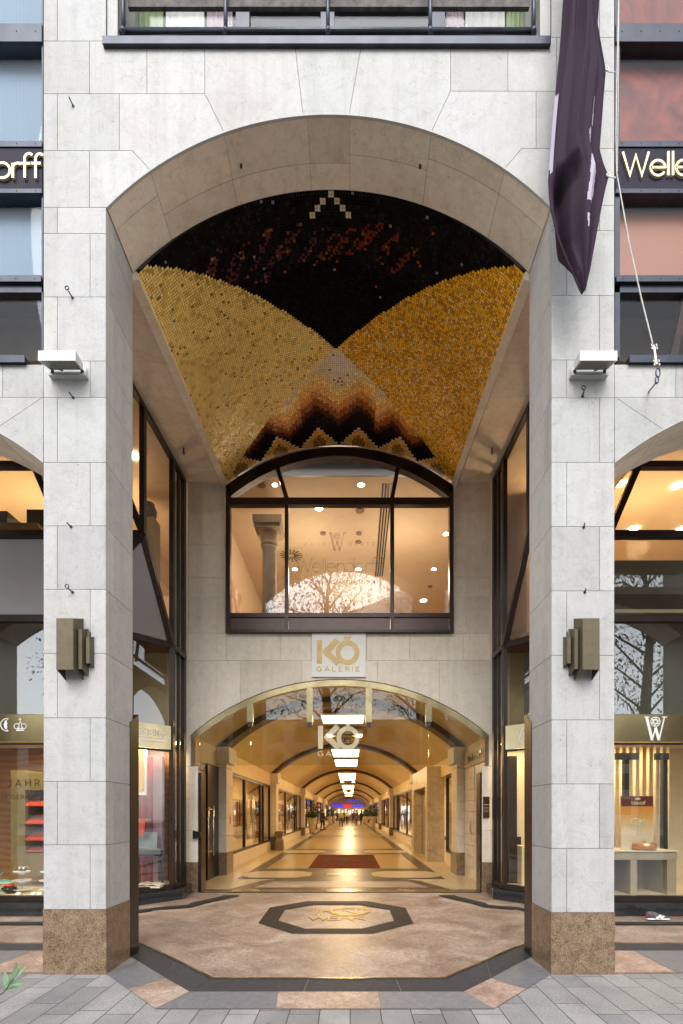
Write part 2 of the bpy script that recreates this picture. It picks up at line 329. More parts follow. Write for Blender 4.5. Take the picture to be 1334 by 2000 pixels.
class TX:                                                     # lettering frame: origin o, right vector r, up vector u
    def __init__(s, mb, o, r=(1, 0, 0), u=(0, 0, 1), depth=.006):
        s.mb = mb; s.o = Vector(o); s.r = Vector(r).normalized(); s.u = Vector(u).normalized(); s.n = s.r.cross(s.u).normalized(); s.d = depth; s.k = 0
    def P(s, x, y, lift=0): return s.o+s.r*x+s.u*y+s.n*lift
    def ribbon(s, pts, w):
        s.k += 1; lift = s.d+.0005*(s.k % 7); n = len(pts); closed = n > 3 and abs(pts[0][0]-pts[-1][0])+abs(pts[0][1]-pts[-1][1]) < 1e-6
        L = []; Rr = []
        for i in range(n):
            if closed and i in (0, n-1): a = pts[n-2]; b = pts[1]
            else: a = pts[max(i-1, 0)]; b = pts[min(i+1, n-1)]
            p = pts[i]
            d1 = Vector((p[0]-a[0], p[1]-a[1])) if a != p else Vector((b[0]-p[0], b[1]-p[1])); d2 = Vector((b[0]-p[0], b[1]-p[1])) if b != p else d1
            if d1.length < 1e-9: d1 = d2
            if d2.length < 1e-9: d2 = d1
            d1.normalize(); d2.normalize(); n1 = Vector((-d1.y, d1.x)); n2 = Vector((-d2.y, d2.x)); m = n1+n2
            m = n1 if m.length < .2 else m.normalized(); k = w/2/max(.45, m.dot(n1))
            L.append((p[0]+m.x*k, p[1]+m.y*k)); Rr.append((p[0]-m.x*k, p[1]-m.y*k))
        vs = []; fs = []
        for i in range(n): vs += [s.P(*L[i], lift), s.P(*Rr[i], lift), s.P(*L[i], .0004), s.P(*Rr[i], .0004)]
        for i in range(n-1):
            a = 4*i; b = a+4; fs += [(a, a+1, b+1, b), (a, b, b+2, a+2), (a+1, a+3, b+3, b+1)]
        if not closed: fs += [(0, 2, 3, 1), (4*n-4, 4*n-3, 4*n-1, 4*n-2)]
        s.mb.add(vs, fs)
    def poly(s, pts):
        s.k += 1; lift = s.d+.0005*(s.k % 7); s.mb.prism([s.P(x, y, .0004) for x, y in pts], s.n*lift)
    def text(s, x, y, h, txt, sw=.1, space=.28, wide=1.0, serif=False, width=None):
        adv = sum((GL[c][0]*wide if c in GL else .45)+space for c in txt)-space
        if width: wide = wide*1.0; space = space+(width/h-adv)/max(1, len(txt)-1)
        for c in txt:
            if c not in GL: x += (.45+space)*h; continue
            w, st = GL[c]
            for k, pl in enumerate(st):
                s.ribbon([(x+px*wide*h, y+py*h) for px, py in pl], sw*h)
                if serif:
                    for e, q in ((pl[0], pl[1]), (pl[-1], pl[-2])):
                        if (e[1] in (0, 1) or e[1] > 1) and abs(e[0]-q[0]) < .45: s.ribbon([(x+(e[0]*wide-.12)*h, y+e[1]*h), (x+(e[0]*wide+.12)*h, y+e[1]*h)], sw*h*.5)
            x += (w*wide+space)*h
        return x
    def ko(s, x, y, h):                                        # bold mark: K as bar and angle, O as a ring with a small notch on top
        s.poly([(x, y), (x+.22*h, y), (x+.22*h, y+h), (x, y+h)])
        s.ribbon([(x+.86*h, y+1.0*h), (x+.40*h, y+.5*h), (x+.92*h, y)], .24*h)
        s.poly([(x+.24*h, y+.5*h), (x+.42*h, y+.72*h), (x+.42*h, y+.28*h)])
        s.ribbon([(x+1.30*h+.40*h*math.cos(R(a)), y+.47*h+.42*h*math.sin(R(a))) for a in range(0, 361, 12)], .2*h)
        s.poly([(x+1.12*h, y+1.15*h), (x+1.48*h, y+1.15*h), (x+1.30*h, y+.93*h)])
    def double_w(s, x, y, h):                                  # tall serif W over a round rosette
        w = .8*h
        for p, q, t in (((0, 1), (.30, 0), .15), ((.30, 0), (.48, .55), .06), ((.48, .55), (.66, 0), .15), ((.66, 0), (.96, 1), .07)):
            s.ribbon([(x+p[0]*w, y+p[1]*h), (x+q[0]*w, y+q[1]*h)], t*h*.8)
        for c in (0, .96): s.ribbon([(x+(c-.12)*w, y+h), (x+(c+.14)*w, y+h)], .045*h)
        cx = x+.48*w; cy = y+.80*h
        for r in (.20, .11): s.ribbon([(cx+r*h*math.cos(R(a)), cy+r*h*math.sin(R(a))) for a in range(0, 361, 20)], .035*h)
        for a in range(0, 360, 60): s.ribbon([(cx+.05*h*math.cos(R(a)), cy+.05*h*math.sin(R(a))), (cx+.20*h*math.cos(R(a+25)), cy+.20*h*math.sin(R(a+25)))], .04*h)
# ================================================================== GROUND
def sheet(name, poly, dz, mat, kind=True, tints=None):
    """flat floor piece that follows the slight fall of the entrance floor"""
    mb = MB(); mb.add([(x, y, G(y)+dz) for x, y in poly], [tuple(range(len(poly)))], tints or (1, 1, 1))
    o = mb.build(name, mat, None, origin=(0, 0, 0))
    return struct(o) if kind else o
def strip(mb, a, b, w0, w1, dz, tint=(1, 1, 1)):
    mb.add([(x, y, G(y)+dz) for x, y in (a, b, w1, w0)], [(0, 1, 2, 3)], tint)
# paving reaches far beyond the frame
mb = MB(); mb.add([(-90, -110, 0), (90, -110, 0), (90, 3.6, 0), (-90, 3.6, 0)], [(0, 1, 2, 3)])
mb.add([(-90, 3.6, 0), (90, 3.6, 0), (90, 4.6, G(4.6)), (-90, 4.6, G(4.6))], [(0, 1, 2, 3)])
struct(mb.build('pavement', PAVING, None, origin=(0, 0, 0)))
mb = MB(); mb.box(-90, 90, -19, -8, -.14, .006); o = mb.build('road', plain('asphalt', (.05, .05, .05), .9, 0, .3, .2, 8), None, origin=(0, 0, 0)); struct(o)
mb = MB()
for x0, x1 in ((-12, AX-3.0), (AX-3.0, AX+3.0), (AX+3.0, 12)):
    mb.add([(x0, 4.6, G(4.6)+.001), (x1, 4.6, G(4.6)+.001), (x1, 9.0, .071), (x0, 9.0, .071)], [(0, 1, 2, 3)])
struct(mb.build('arcade_floor', PINK, None, origin=(0, 0, 0)))
# entrance apron: ring of squares, dark band, brass line, pink field (a half octagon that steps out)
oc = [(-2.30, 4.60), (-1.53, 3.80), (1.13, 3.80), (1.90, 4.60)]             # outer edge
md = [(-1.90, 4.93), (-1.375, 4.15), (.985, 4.15), (1.50, 4.93)]
inn = [(-2.41, 5.59), (-1.267, 4.45), (.868, 4.45), (2.02, 5.59)]
mb = MB(); mb.add([(x, y, G(y)+.004) for x, y in [(-2.85, 5.15)]+oc+[(2.45, 5.15)]], [(0, 1, 2, 3, 4, 5)], (1, 1, 1))
struct(mb.build('apron_bed', JOINT, None, origin=(0, 0, 0)))
def lerp(a, b, t): return (a[0]+(b[0]-a[0])*t, a[1]+(b[1]-a[1])*t)
ring = MB(); ringp = MB(); dark = MB()
def ringpiece(mbx, a, b, c, d, dz, tint):                                     # a-b outer, c-d inner
    g = .003
    cx = sum(p[0] for p in (a, b, c, d))/4; cy = sum(p[1] for p in (a, b, c, d))/4
    q = [(x+(cx-x)*g/.4, y+(cy-y)*g/.4) for x, y in (a, b, d, c)]
    mbx.add([(x, y, G(y)+dz) for x, y in q], [(0, 1, 2, 3)], tint)
o2 = (-2.78, 5.10); o3 = (2.38, 5.10); m_l = (-2.16, 5.20); m_r = (1.77, 5.20)
# front run: grey | pink | grey
fx_o = [-1.53, -.585, .245, 1.13]; fx_i = [-1.375, -.62, .24, .985]
for k in range(3):
    ringpiece(ringp if k == 1 else ring, (fx_o[k], 3.80), (fx_o[k+1], 3.80), (fx_i[k], 4.15), (fx_i[k+1], 4.15), .008, (1.15, 1.1, 1.1) if k == 1 else rnd.choice([(1, 1, 1), (.85, .86, .9)]))
for sg in (0, 1):
    def m(p): return p if sg == 0 else (2*AX-p[0]+.008, p[1])
    A_ = [(-1.53, 3.80), (-1.93, 4.21), (-2.32, 4.60)]; B_ = [(-1.375, 4.15), (-1.70, 4.47), (-2.20, 5.02)]
    ringpiece(ringp, m(A_[0]), m(A_[1]), m(B_[0]), m(B_[1]), .008, (1.15, 1.1, 1.1)); ringpiece(ring, m(A_[1]), m(A_[2]), m(B_[1]), m(B_[2]), .008, (.8, .81, .84))
    Cc = [(-1.267, 4.45), (-1.80, 4.98), (-2.41, 5.59)]; Bb = [(-1.375, 4.15), (-1.70, 4.47), (-2.46, 5.26)]
    ringpiece(dark, m(Bb[0]), m(Bb[1]), m(Cc[0]), m(Cc[1]), .008, (.62, .62, .65)); ringpiece(dark, m(Bb[1]), m(Bb[2]), m(Cc[1]), m(Cc[2]), .008, (.55, .55, .58))
    # side bays: ring squares and dark band behind the paving edge
    x = -2.9
    cols = [('p', .62), ('g', .9), ('p', .62), ('g', .9), ('p', .62), ('g', .9)]
    for kd, wd in cols:
        ringpiece(ringp if kd == 'p' else ring, m((x, 4.62)), m((x-wd, 4.62)), m((x, 5.33)), m((x-wd, 5.33)), .008, (1.2, 1.1, 1.1) if kd == 'p' else (.9, .9, .93)); x -= wd
    for k in range(8): ringpiece(dark, m((-2.42-.9*k, 5.33)), m((-3.32-.9*k, 5.33)), m((-2.42-.9*k, 5.59)), m((-3.32-.9*k, 5.59)), .009, (.6, .6, .62))
for a, b, c, d in ((-1.375, -.40, -1.267, -.38), (-.40, .44, -.38, .42), (.44, .985, .42, .868)):
    ringpiece(dark, (a, 4.15), (b, 4.15), (c, 4.45), (d, 4.45), .008, (.6, .6, .62))
struct(ring.build('apron_grey_slabs', GREYGRAN, None, origin=(0, 0, 0))); struct(ringp.build('apron_pink_slabs', PINK, None, origin=(0, 0, 0))); struct(dark.build('apron_dark_band', DARKGRAN, None, origin=(0, 0, 0)))
# pink field inside the ring
f = [(-2.41, 5.60), (-1.267, 4.46), (.868, 4.46), (2.02, 5.60), (2.6, 6.2), (2.6, 7.4), (-3.0, 7.4), (-3.0, 6.2)]
sheet('entrance_floor', f, .012, PINK)
mb = MB()
pl = [(-7.5, 5.60), (-2.41, 5.60), (-1.267, 4.46), (.868, 4.46), (2.02, 5.60), (7.5, 5.60)]
for a, b in zip(pl, pl[1:]):
    d = Vector((b[0]-a[0], b[1]-a[1], 0)).normalized(); n = Vector((-d.y, d.x, 0))*.012
    mb.prism([(a[0]-n.x, a[1]-n.y, G(a[1])+.013), (b[0]-n.x, b[1]-n.y, G(b[1])+.013), (b[0]+n.x, b[1]+n.y, G(b[1])+.013), (a[0]+n.x, a[1]+n.y, G(a[1])+.013)], (0, 0, .004))
struct(mb.build('brass_floor_line', BRASS, None, origin=(0, 0, 0)))
# dark octagon with brass lettering
f945 = 945
O = [(-.739, 6.13), (.29, 6.13), (.875, 6.69), (.89, 7.80), (.30, 8.38), (-.745, 8.38), (-1.30, 7.82), (-1.275, 6.71)]
I = [(-.60, 6.40), (.155, 6.40), (.62, 6.86), (.62, 7.66), (.165, 8.10), (-.60, 8.10), (-1.03, 7.68), (-1.02, 6.88)]
O = [G_inv(p) for p in O]; I = [G_inv(p) for p in I]
mb = MB()
for k in range(8):
    a, b, c, d = O[k], O[(k+1) % 8], I[(k+1) % 8], I[k]; mb.add([(x, y, G(y)+.016) for x, y in (a, b, c, d)], [(0, 1, 2, 3)], (.28, .26, .25))
struct(mb.build('floor_octagon', DARKGRAN, None, origin=(0, 0, 0)))
# dark border along the shop fronts, stepping back to the rear wall (left and right)
mb = MB(); mp = MB()
for sg in (1, -1):
    def m(p): return (AX+sg*p[0], p[1])
    P_ = [(8.0, 6.80), (3.95, 6.80), (2.90, 7.86), (2.50, 8.05), (2.50, 8.22), (2.15, 8.90), (2.15, 9.0)]
    Q_ = [(8.0, 6.62), (3.87, 6.62), (2.80, 7.66), (2.38, 7.86), (2.25, 8.22), (1.85, 8.90), (1.85, 9.0)]
    for k in range(len(P_)-1):
        mb.add([(x, y, G(y)+.017) for x, y in (G_inv(m(P_[k])), G_inv(m(P_[k+1])), G_inv(m(Q_[k+1])), G_inv(m(Q_[k])))], [(0, 1, 2, 3)], (.38, .36, .35))
struct(mb.build('floor_border', DARKGRAN, None, origin=(0, 0, 0)))
mb = MB()
mb.box(AX-2.62, AX+2.62, 8.93, 9.24, .05, .082)
g = mb.build('grate_frame', BRONZE, None); gr = thing('floor_grate', 'brass ribbed drain grate across the threshold of the shopping passage', 'floor grate', (AX, 9.08, .05))
g.parent = gr; g.location = g.location-gr.location; g.name = 'frame'
mb = MB()
for k in range(150):
    x = AX-2.5+k*.0333; mb.box(x, x+.013, 8.96, 9.21, .083, .092)
rb_ = mb.build('rib', BRASS, gr); rb_['kind'] = 'stuff'
mb = MB(); tx = TX(mb, (-.35, 6.72, G(6.72)+.017), (1, 0, 0), (0, 1, .013), .003)
for k in range(2): tx.ribbon([(-.20+.05*k, .32), (-.20+.05*k, .80)], .022)
tx.text(-.08, .30, .48, 'K', sw=.05)
for rr, ww in ((.27, .03), (.22, .018), (.31, .014)): tx.ribbon([(.34+rr*math.cos(R(a)), .56+rr*1.0*math.sin(R(a))) for a in range(0, 361, 12)], ww)
tx.text(.20, .40, .34, 'NI', sw=.09); tx.text(-.24, .0, .22, 'WERK', sw=.13, wide=1.2, width=.80)
lo = mb.build('floor_lettering', INLAY, None); tag(lo, 'brass monogram and letters inlaid inside the dark octagon in the floor', 'floor lettering')
# ================================================================== FACADE
fac = thing('arcade_facade', 'pale limestone street front with one tall round arch between two square pillars', 'building front', (AX, D0, 0))
CXP, RP, YT = 642.0, 608.5, 222.0
def arcy(x, cx=CXP, r=RP, top=YT): return top+r-math.sqrt(max(0, r*r-(x-cx)**2))
core = MB(); clad = MB()
TN = lambda: (lambda k: (k*rnd.uniform(.985, 1.015), k, k*rnd.uniform(.985, 1.02)))(rnd.choice([.88, .94, .97, 1, 1.02, 1.05, .99]))
def panel(pts, tint=None, g=1.0):
    """facing slab in the facade plane; pts are drawing coordinates (1/205.8 m)"""
    cx = sum(p[0] for p in pts)/len(pts); cy = sum(p[1] for p in pts)/len(pts)
    q = []
    n = len(pts); area = sum(pts[i][0]*pts[(i+1) % n][1]-pts[(i+1) % n][0]*pts[i][1] for i in range(n)); sgn = 1 if area > 0 else -1
    for i in range(n):                                       # inset every edge by half a joint
        a = Vector(pts[i-1]); b = Vector(pts[i]); c = Vector(pts[(i+1) % n]); d1 = (b-a).normalized(); d2 = (c-b).normalized()
        n1 = Vector((-d1.y, d1.x))*sgn; n2 = Vector((-d2.y, d2.x))*sgn; mm = (n1+n2)
        mm = n1 if mm.length < .3 else mm.normalized(); k = .5*g/max(.5, mm.dot(n1)); q.append(b+mm*k)
    clad.prism([(FX(p.x), D0, FZ(p.y)) for p in q], (0, .014, 0), tint or TN())
def rectp(x0, x1, y0, y1, **k): panel([(x0, y0), (x1, y0), (x1, y1), (x0, y1)], **k)
def arc(xa, xb, **k):
    n = max(3, int(abs(xb-xa)/9)); return [(xa+(xb-xa)*i/n, arcy(xa+(xb-xa)*i/n, **k)) for i in range(n+1)]
# pillars: courses with alternate head joints
rowsL = [(-420, -300), (-300, -170), (-170, -45), (-45, 80), (80, 183), (183, 294), (294, 405), (405, 456), (456, 580), (580, 705), (705, 776), (776, 903), (903, 1027), (1027, 1151), (1151, 1276), (1276, 1402), (1402, 1526), (1526, 1650), (1650, 1776)]
rowsR = [(-420, -300), (-300, -170), (-170, -52), (-52, 73), (73, 178), (178, 290), (290, 401), (401, 450), (450, 577), (577, 703), (703, 777), (777, 903), (903, 1028), (1028, 1154), (1154, 1280), (1280, 1406), (1406, 1531), (1531, 1657), (1657, 1782)]
for i, (a, b) in enumerate(rowsL):
    big = i in (4,)
    if i == 4: rectp(85, 175, a, b, tint=(.86, .86, .87)); rectp(175, 287, a, b); rectp(287, 400, a, b); continue
    if i == 5: rectp(85, 112, a, b, tint=(.94, .94, .98)); rectp(112, 233, a, b); continue
    if i == 6: rectp(85, 175, a, b); continue
    j = 112 if i % 2 == 1 else 176
    rectp(85, j, a, b); rectp(j, 207, a, b)
for i, (a, b) in enumerate(rowsR):
    if i == 4: rectp(880, 992, a, b, tint=(.9, .89, .9)); rectp(992, 1087, a, b); rectp(1087, 1200, a, b); continue
    if i == 5: rectp(1047, 1150, a, b, tint=(.9, .9, .9)); rectp(1150, 1200, a, b); continue
    if i == 6: rectp(1077, 1200, a, b); continue
    j = 1107 if i % 2 == 0 else 1171
    rectp(1077, j, a, b); rectp(j, 1200, a, b)
# arch stones
panel([(400, 80), (575, 80), (592, 224)]+arc(592, 437)[1:]+[(400, 183)])
panel([(575, 80), (707, 80)]+arc(682, 592))
panel([(707, 80), (880, 80), (880, 178)]+arc(843, 682))
panel([(233, 183), (400, 183)]+arc(437, 293)+[(258, 294), (233, 294)])
panel([(175, 294), (258, 294)]+arc(293, 207.5)+[(175, 405)])
panel([(880, 178), (1047, 178), (1047, 290), (1019, 290)]+arc(986, 843))
panel([(1019, 290), (1077, 290), (1077, 401)]+arc(1076.5, 986))
# wall above the balcony (off the top of the picture)
for i, (a, b) in enumerate(((-420, -330), (-330, -230))):
    for k in range(7): rectp(207+124.3*k, 207+124.3*(k+1), a, b)
# side bays: spandrels with their own arches
def side_arc(cx, xa, xb): return arc(xa, xb, cx=cx, r=608, top=765)
for sg in (0, 1):
    cx = -300 if sg == 0 else 1585
    e0, e1 = (cx-385, cx+385)
    vx = [e0, cx-290, cx-190, cx-62, cx+62, cx+190, cx+290, e1]
    for k in range(7):
        a, b = vx[k], vx[k+1]; skew = lambda x: (x-cx)*.32
        ta, tb = a+(skew(a) if 0 < k else 0), b+(skew(b) if k < 6 else 0)
        top = 776 if k in (0, 1, 5, 6) else 712
        ta = max(ta, e0); tb = min(tb, e1)
        pts = [(ta, top), (tb, top)]+side_arc(cx, min(b, e1-.5), max(a, e0+.5))
        if k == 2: pts = [(ta, 712), (tb, 712)]+side_arc(cx, b, a)+[(ta, 776)]
        if k == 4: pts = [(ta, 712), (tb, 712), (tb, 776)]+side_arc(cx, b, a)
        if k == 0: pts = [(e0, 776), (tb, 776)]+side_arc(cx, b, e0+.5)
        if k == 6: pts = [(ta, 776), (e1, 776)]+side_arc(cx, e1-.5, a)
        panel(pts)
    t0, t1 = vx[2]+(vx[2]-cx)*.32, vx[5]+(vx[5]-cx)*.32
    for a, b in ((e0, e0+120), (e0+120, t0), (t1, e1-120+40), (e1-80, e1)): rectp(a, b, 712, 776)
    # outer pillar beyond the frame
    ox0, ox1 = (e0-122, e0) if sg == 0 else (e1, e1+122)
    for i, (a, b) in enumerate(rowsL): j = ox0+(27 if i % 2 else 90); rectp(ox0, j, a, b); rectp(j, ox1, a, b)
# inner reveals of the two pillars
def reveal(xpx, rows, sgn):
    X = FX(xpx)
    for i, (a, b) in enumerate(rows[7:]):
        z1, z0 = FZ(a)-.0025, FZ(b)+.0025; m_ = D0+(.075 if i % 2 else .16)
        for y0, y1 in ((D0+.016, m_-.002), (m_+.002, D1-.001)):
            clad.box(X, X-sgn*.012, y0, y1, z0, z1, TN())
reveal(207, rowsL, 1); reveal(1077, rowsR, -1)
for i, (a, b) in enumerate(rowsL[11:]):                    # reveals of the side arches (seen from elsewhere)
    for xp, sg in ((85, -1), (1200, 1)): clad.box(FX(xp), FX(xp)-sg*.012, D0+.016, D1-.001, FZ(b)+.0025, FZ(a)-.0025, TN())
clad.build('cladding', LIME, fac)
# core behind the slabs
def colwall(mb, x0, x1, yb_fn, ytop, Y0, Y1, n, fx=FX, fz=FZ, tint=(1, 1, 1)):
    for i in range(n):
        a = x0+(x1-x0)*i/n; b = x0+(x1-x0)*(i+1)/n
        za, zb, zt = fz(yb_fn(a)), fz(yb_fn(b)), fz(ytop); xa, xb = fx(a), fx(b)
        mb.add([(xa, Y0, za), (xb, Y0, zb), (xb, Y0, zt), (xa, Y0, zt), (xa, Y1, za), (xb, Y1, zb), (xb, Y1, zt), (xa, Y1, zt)], [(0, 1, 2, 3), (5, 4, 7, 6), (3, 2, 6, 7)], tint)
def ends(mb, x, y0, y1, Y0, Y1, fx=FX, fz=FZ): mb.add([(fx(x), Y0, fz(y0)), (fx(x), Y1, fz(y0)), (fx(x), Y1, fz(y1)), (fx(x), Y0, fz(y1))], [(0, 1, 2, 3)])
b0, b1 = D0+.010, D1
core.box(FX(87.5), FX(204.5), b0, b1-.002, 0, FZ(-420)); core.box(FX(1079.5), FX(1197.5), b0, b1-.002, 0, FZ(-420))
colwall(core, 204.5, 1079.5, lambda x: arcy(min(max(x, 207), 1077))-1.5, 90, b0, b1, 60)
core.box(FX(204.5), FX(1079.5), b0, b1-.1, FZ(-230), FZ(-420))
for cx in (-300, 1585):
    colwall(core, cx-387, cx+387, lambda x, cx=cx: arcy(min(max(x, cx-385), cx+385), cx, 608, 765)-1.5, 712, b0, b1, 50)
    for q in ((cx-507+2, cx-387), (cx+387, cx+507-2)):
        if q[1] < 0 or q[0] > 1500: core.box(FX(q[0]), FX(q[1]), b0, b1-.002, 0, FZ(-420))
colwall(core, 207, 1077, lambda x: arcy(x)-.4, 150, D1+.0005, D1+.03, 60)
core.build('wall_core', JOINT, fac)
# arch soffits in stone slabs, with a fine pale lip on the outer edge
def soffit(cx, r, top, e0, e1, cuts, Y0, Y1):
    sof = MB(); lip = MB()
    for a, b in zip(cuts, cuts[1:]):
        n = max(3, int((b-a)/14)); tint = TN(); g = .25
        mid = Y0+(Y1-Y0)*rnd.choice([.34, .5, .62, .55])
        for ya, yb in ((Y0+.02, mid-.0012), (mid+.0012, Y1-.003)):
            tint = TN()
            pts = [(a+g+(b-a-2*g)*i/n) for i in range(n+1)]
            vs = []
            for x in pts: z = FZ(arcy(x, cx, r, top)); vs += [(FX(x), ya, z), (FX(x), yb, z)]
            sof.add(vs, [(2*i, 2*i+1, 2*i+3, 2*i+2) for i in range(n)], tint)
    n = 50
    P = [(e0+(e1-e0)*i/n) for i in range(n+1)]; vs = []
    for x in P:
        z = FZ(arcy(x, cx, r, top)); vs += [(FX(x), Y0-.003, z-.012), (FX(x), Y0-.003, z+.006), (FX(x), Y0+.02, z-.012), (FX(x), Y0+.02, z+.006)]
    fs = []
    for i in range(n): a = 4*i; b = a+4; fs += [(a, b, b+1, a+1), (a, a+2, b+2, b), (a+1, b+1, b+3, a+3), (a+2, a+3, b+3, b+2)]
    fs += [(0, 1, 3, 2), (4*n, 4*n+2, 4*n+3, 4*n+1)]
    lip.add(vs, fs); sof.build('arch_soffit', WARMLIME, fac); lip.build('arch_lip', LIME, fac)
soffit(CXP, RP, YT, 208, 1076, [208, 293, 437, 600, 683, 843, 986, 1076], D0, D1)
for cx in (-300, 1585): soffit(cx, 608, 765, cx-384, cx+384, [cx-384, cx-290, cx-190, cx-62, cx+62, cx+190, cx+290, cx+384], D0, D1)
# brown granite bases
for xa, xb, yt in ((85, 207, 1776), (1077, 1200, 1782)):
    mb = MB(); mb.box(FX(xa)-.004, FX(xb)+.004, D0-.004, D1+.003, 0, FZ(yt)); mb.build('granite_base', BROWNGRAN, fac)
for q in ((-807, -685), (1970, 2092)):
    mb = MB(); mb.box(FX(q[0])-.004, FX(q[1])+.004, D0-.004, D1+.003, 0, FZ(1776)); mb.build('granite_base', BROWNGRAN, fac)
# dark corner guards on the inner back edges of the pillars
for sg in (-1, 1):
    x = AX+sg*2.108; mb = MB(); y0, y1 = 5.085, 5.29
    mb.prism([(x, y0, 0), (x, y1, 0), (x, y1, 2.62), (x, y0, 2.50)], (sg*.07, 0, 0)); mb.build('corner_guard', BLACKM, fac)
# low side walls so the upper storey is closed behind the front windows
# ================================================================== VAULT WITH MOSAIC
def sec(Y):
    v = (Y-D1)/(D2-D1); a = 2.062+.018*v; zs = 7.29+.37*v; zc = 8.183+.167*v; r = zc-zs; RR = (a*a+r*r)/(2*r); return a, zs, zc, RR
def vsurf(o, Y):
    a, zs, zc, RR = sec(Y); return zc-RR+math.sqrt(max(0, RR*RR-o*o))
vault = thing('mosaic_vault', 'barrel vault above the entrance covered in black, gold and amber mosaic', 'mosaic ceiling', (AX, D1, 7.29))
mb = MB(); NX, NY = 40, 24
Yv = lambda j, n: D1+.002+(8.97-D1)*j/n
vs = []; fs = []
for j in range(NY+1):
    Y = Yv(j, NY); a = sec(Y)[0]+.05
    for i in range(NX+1): o = -a+2*a*i/NX; vs.append((AX+o, Y, vsurf(max(-sec(Y)[0], min(sec(Y)[0], o)), Y)+.012))
for j in range(NY):
    for i in range(NX): k = j*(NX+1)+i; fs.append((k, k+1, k+NX+2, k+NX+1))
mb.add(vs, fs); gm = plain('mosaic_grout', (.03, .02, .01), 1, 0, .05); mb.build('grout_bed', gm, vault)
def tri(o, peak, p): return abs(((o-peak+p/2) % p)-p/2)/(p/2)
mos = MB(); NU, NV = 150, 124
def hsh(i, j): return random.Random(i*7919+j*104729).random()
blotch = [(rnd.uniform(-2, 2), rnd.uniform(5.3, 8.8), rnd.uniform(-1, 1), rnd.uniform(.12, .4)) for _ in range(46)]
streaks = [(-1.52, 5.70), (-1.42, 5.62), (-1.12, 5.66), (-.86, 5.62), (-.66, 5.72), (-.5, 5.60), (-.28, 5.66), (-.10, 5.72), (.08, 5.66), (.30, 5.60), (.42, 5.56), (.62, 5.62), (.80, 5.74), (-1.25, 5.74), (-.75, 5.78)]
def colour(i, j, o, Y):
    r = hsh(i, j); r2 = hsh(i+991, j+37); r3 = hsh(i//2+5000, j//2)
    k = .93 if abs(o) > .1 else .9
    d = .93*abs(o)
    if Y < 7.0-d:                                            # black front triangle
        y0 = Y-D1
        # small bronze pyramid of squares next to the front arch
        for n_, (ox, oy) in enumerate(((-.013, .035), (-.085, .09), (.060, .09), (-.148, .152), (.118, .152), (-.210, .214), (.178, .214))):
            if abs(o-ox) < .032 and abs(y0-oy) < .031: return (.62, .52, .36)
        for sx, sy in streaks:
            for m in (0, .05):
                t_ = Y-sy; lx = sx-t_*.75+m
                if abs(t_) < .17 and abs(o-lx) < .019 and r < .6:
                    return ((.16, .03, .01) if sx > -.2 else (.10, .03, .03)) if r2 < .85 else (.22, .09, .03)
        p = .018*max(0, 1-abs(Y-5.75)/.5)
        if r < p: return (.30, .06, .02)
        if r < p+.004: return (.2, .2, .22)
        b = .006+.007*r3 if Y < 5.75+.3*abs(o) else .005+.003*r3
        return (b, b*.82, b*.74) if r2 > .14 else (b*2.0, b*1.7, b*1.9)
    if Y > 7.0+k*abs(o):                                     # rear triangle
        if abs(o) < .62: zz = 7.40+.36*tri(o, .36, .72)*1.0
        else: zz = 7.62+.36*tri(o, .36+.56, .72)
        zz = round(zz/.062)*.062
        q = Y-zz+.05*(r-.5)
        # stepped scallops along the rear edge
        mnd = tri(o, .36, .72); top = 8.93-.44*(1-mnd)
        top = round(top/.062)*.062
        if Y > top and Y > 8.45:
            e = Y-top
            if e < .045: return (.85, .74, .52)
            if mnd < .35 and e > .2: return (.30, .13, .02) if r < .5 else (.46, .26, .05)
            return (.98, .56, .14) if r < .6 else (.88, .40, .07)
        if q < -.02:
            u_ = min(1, max(0, (zz-Y)/.45)); c0 = (.78, .64, .50); c1 = (.78, .58, .28)
            c = tuple(a_*u_+b_*(1-u_) for a_, b_ in zip(c0, c1)); f_ = .9+.2*r
            return tuple(x*f_ for x in c) if r2 > .02 else (.12, .05, .02)
        for lim, cc in ((.09, (.92, .64, .20)), (.27, (.90, .48, .11)), (.43, (.66, .26, .05)), (.58, (.30, .09, .02)), (.70, (.08, .024, .010))):
            if q < lim: f_ = .75+.5*r; return tuple(x*f_ for x in cc)
        return (.014, .009, .008) if r2 > .04 else (.06, .03, .02)
    if o < 0:                                                # pale gold side
        warm = sum(max(0, 1-abs((Y-by)-(o-bx)*bs)/.03) for bx, by, bs, bl in blotch if abs(o-bx) < bl and bx < 0)
        if Y-(7.0-d) < .10 and r < .25: return (.50, .34, .08)
        if r < .012: return (.30, .16, .03)
        if r < .020: return (.16, .24, .12)
        f_ = .88+.22*r2
        c = (.92, .66, .20) if r3 > .12+.25*min(1, warm) and warm < 1 else (.74, .48, .12)
        return tuple(x*f_ for x in c)
    if r < .30: f_ = .9+.3*r2; return (.50*f_, .23*f_, .02*f_)
    if r < .93: f_ = .8+.4*r2; return (.86*f_, .44*f_, .02*f_)
    return (.85, .62, .25)
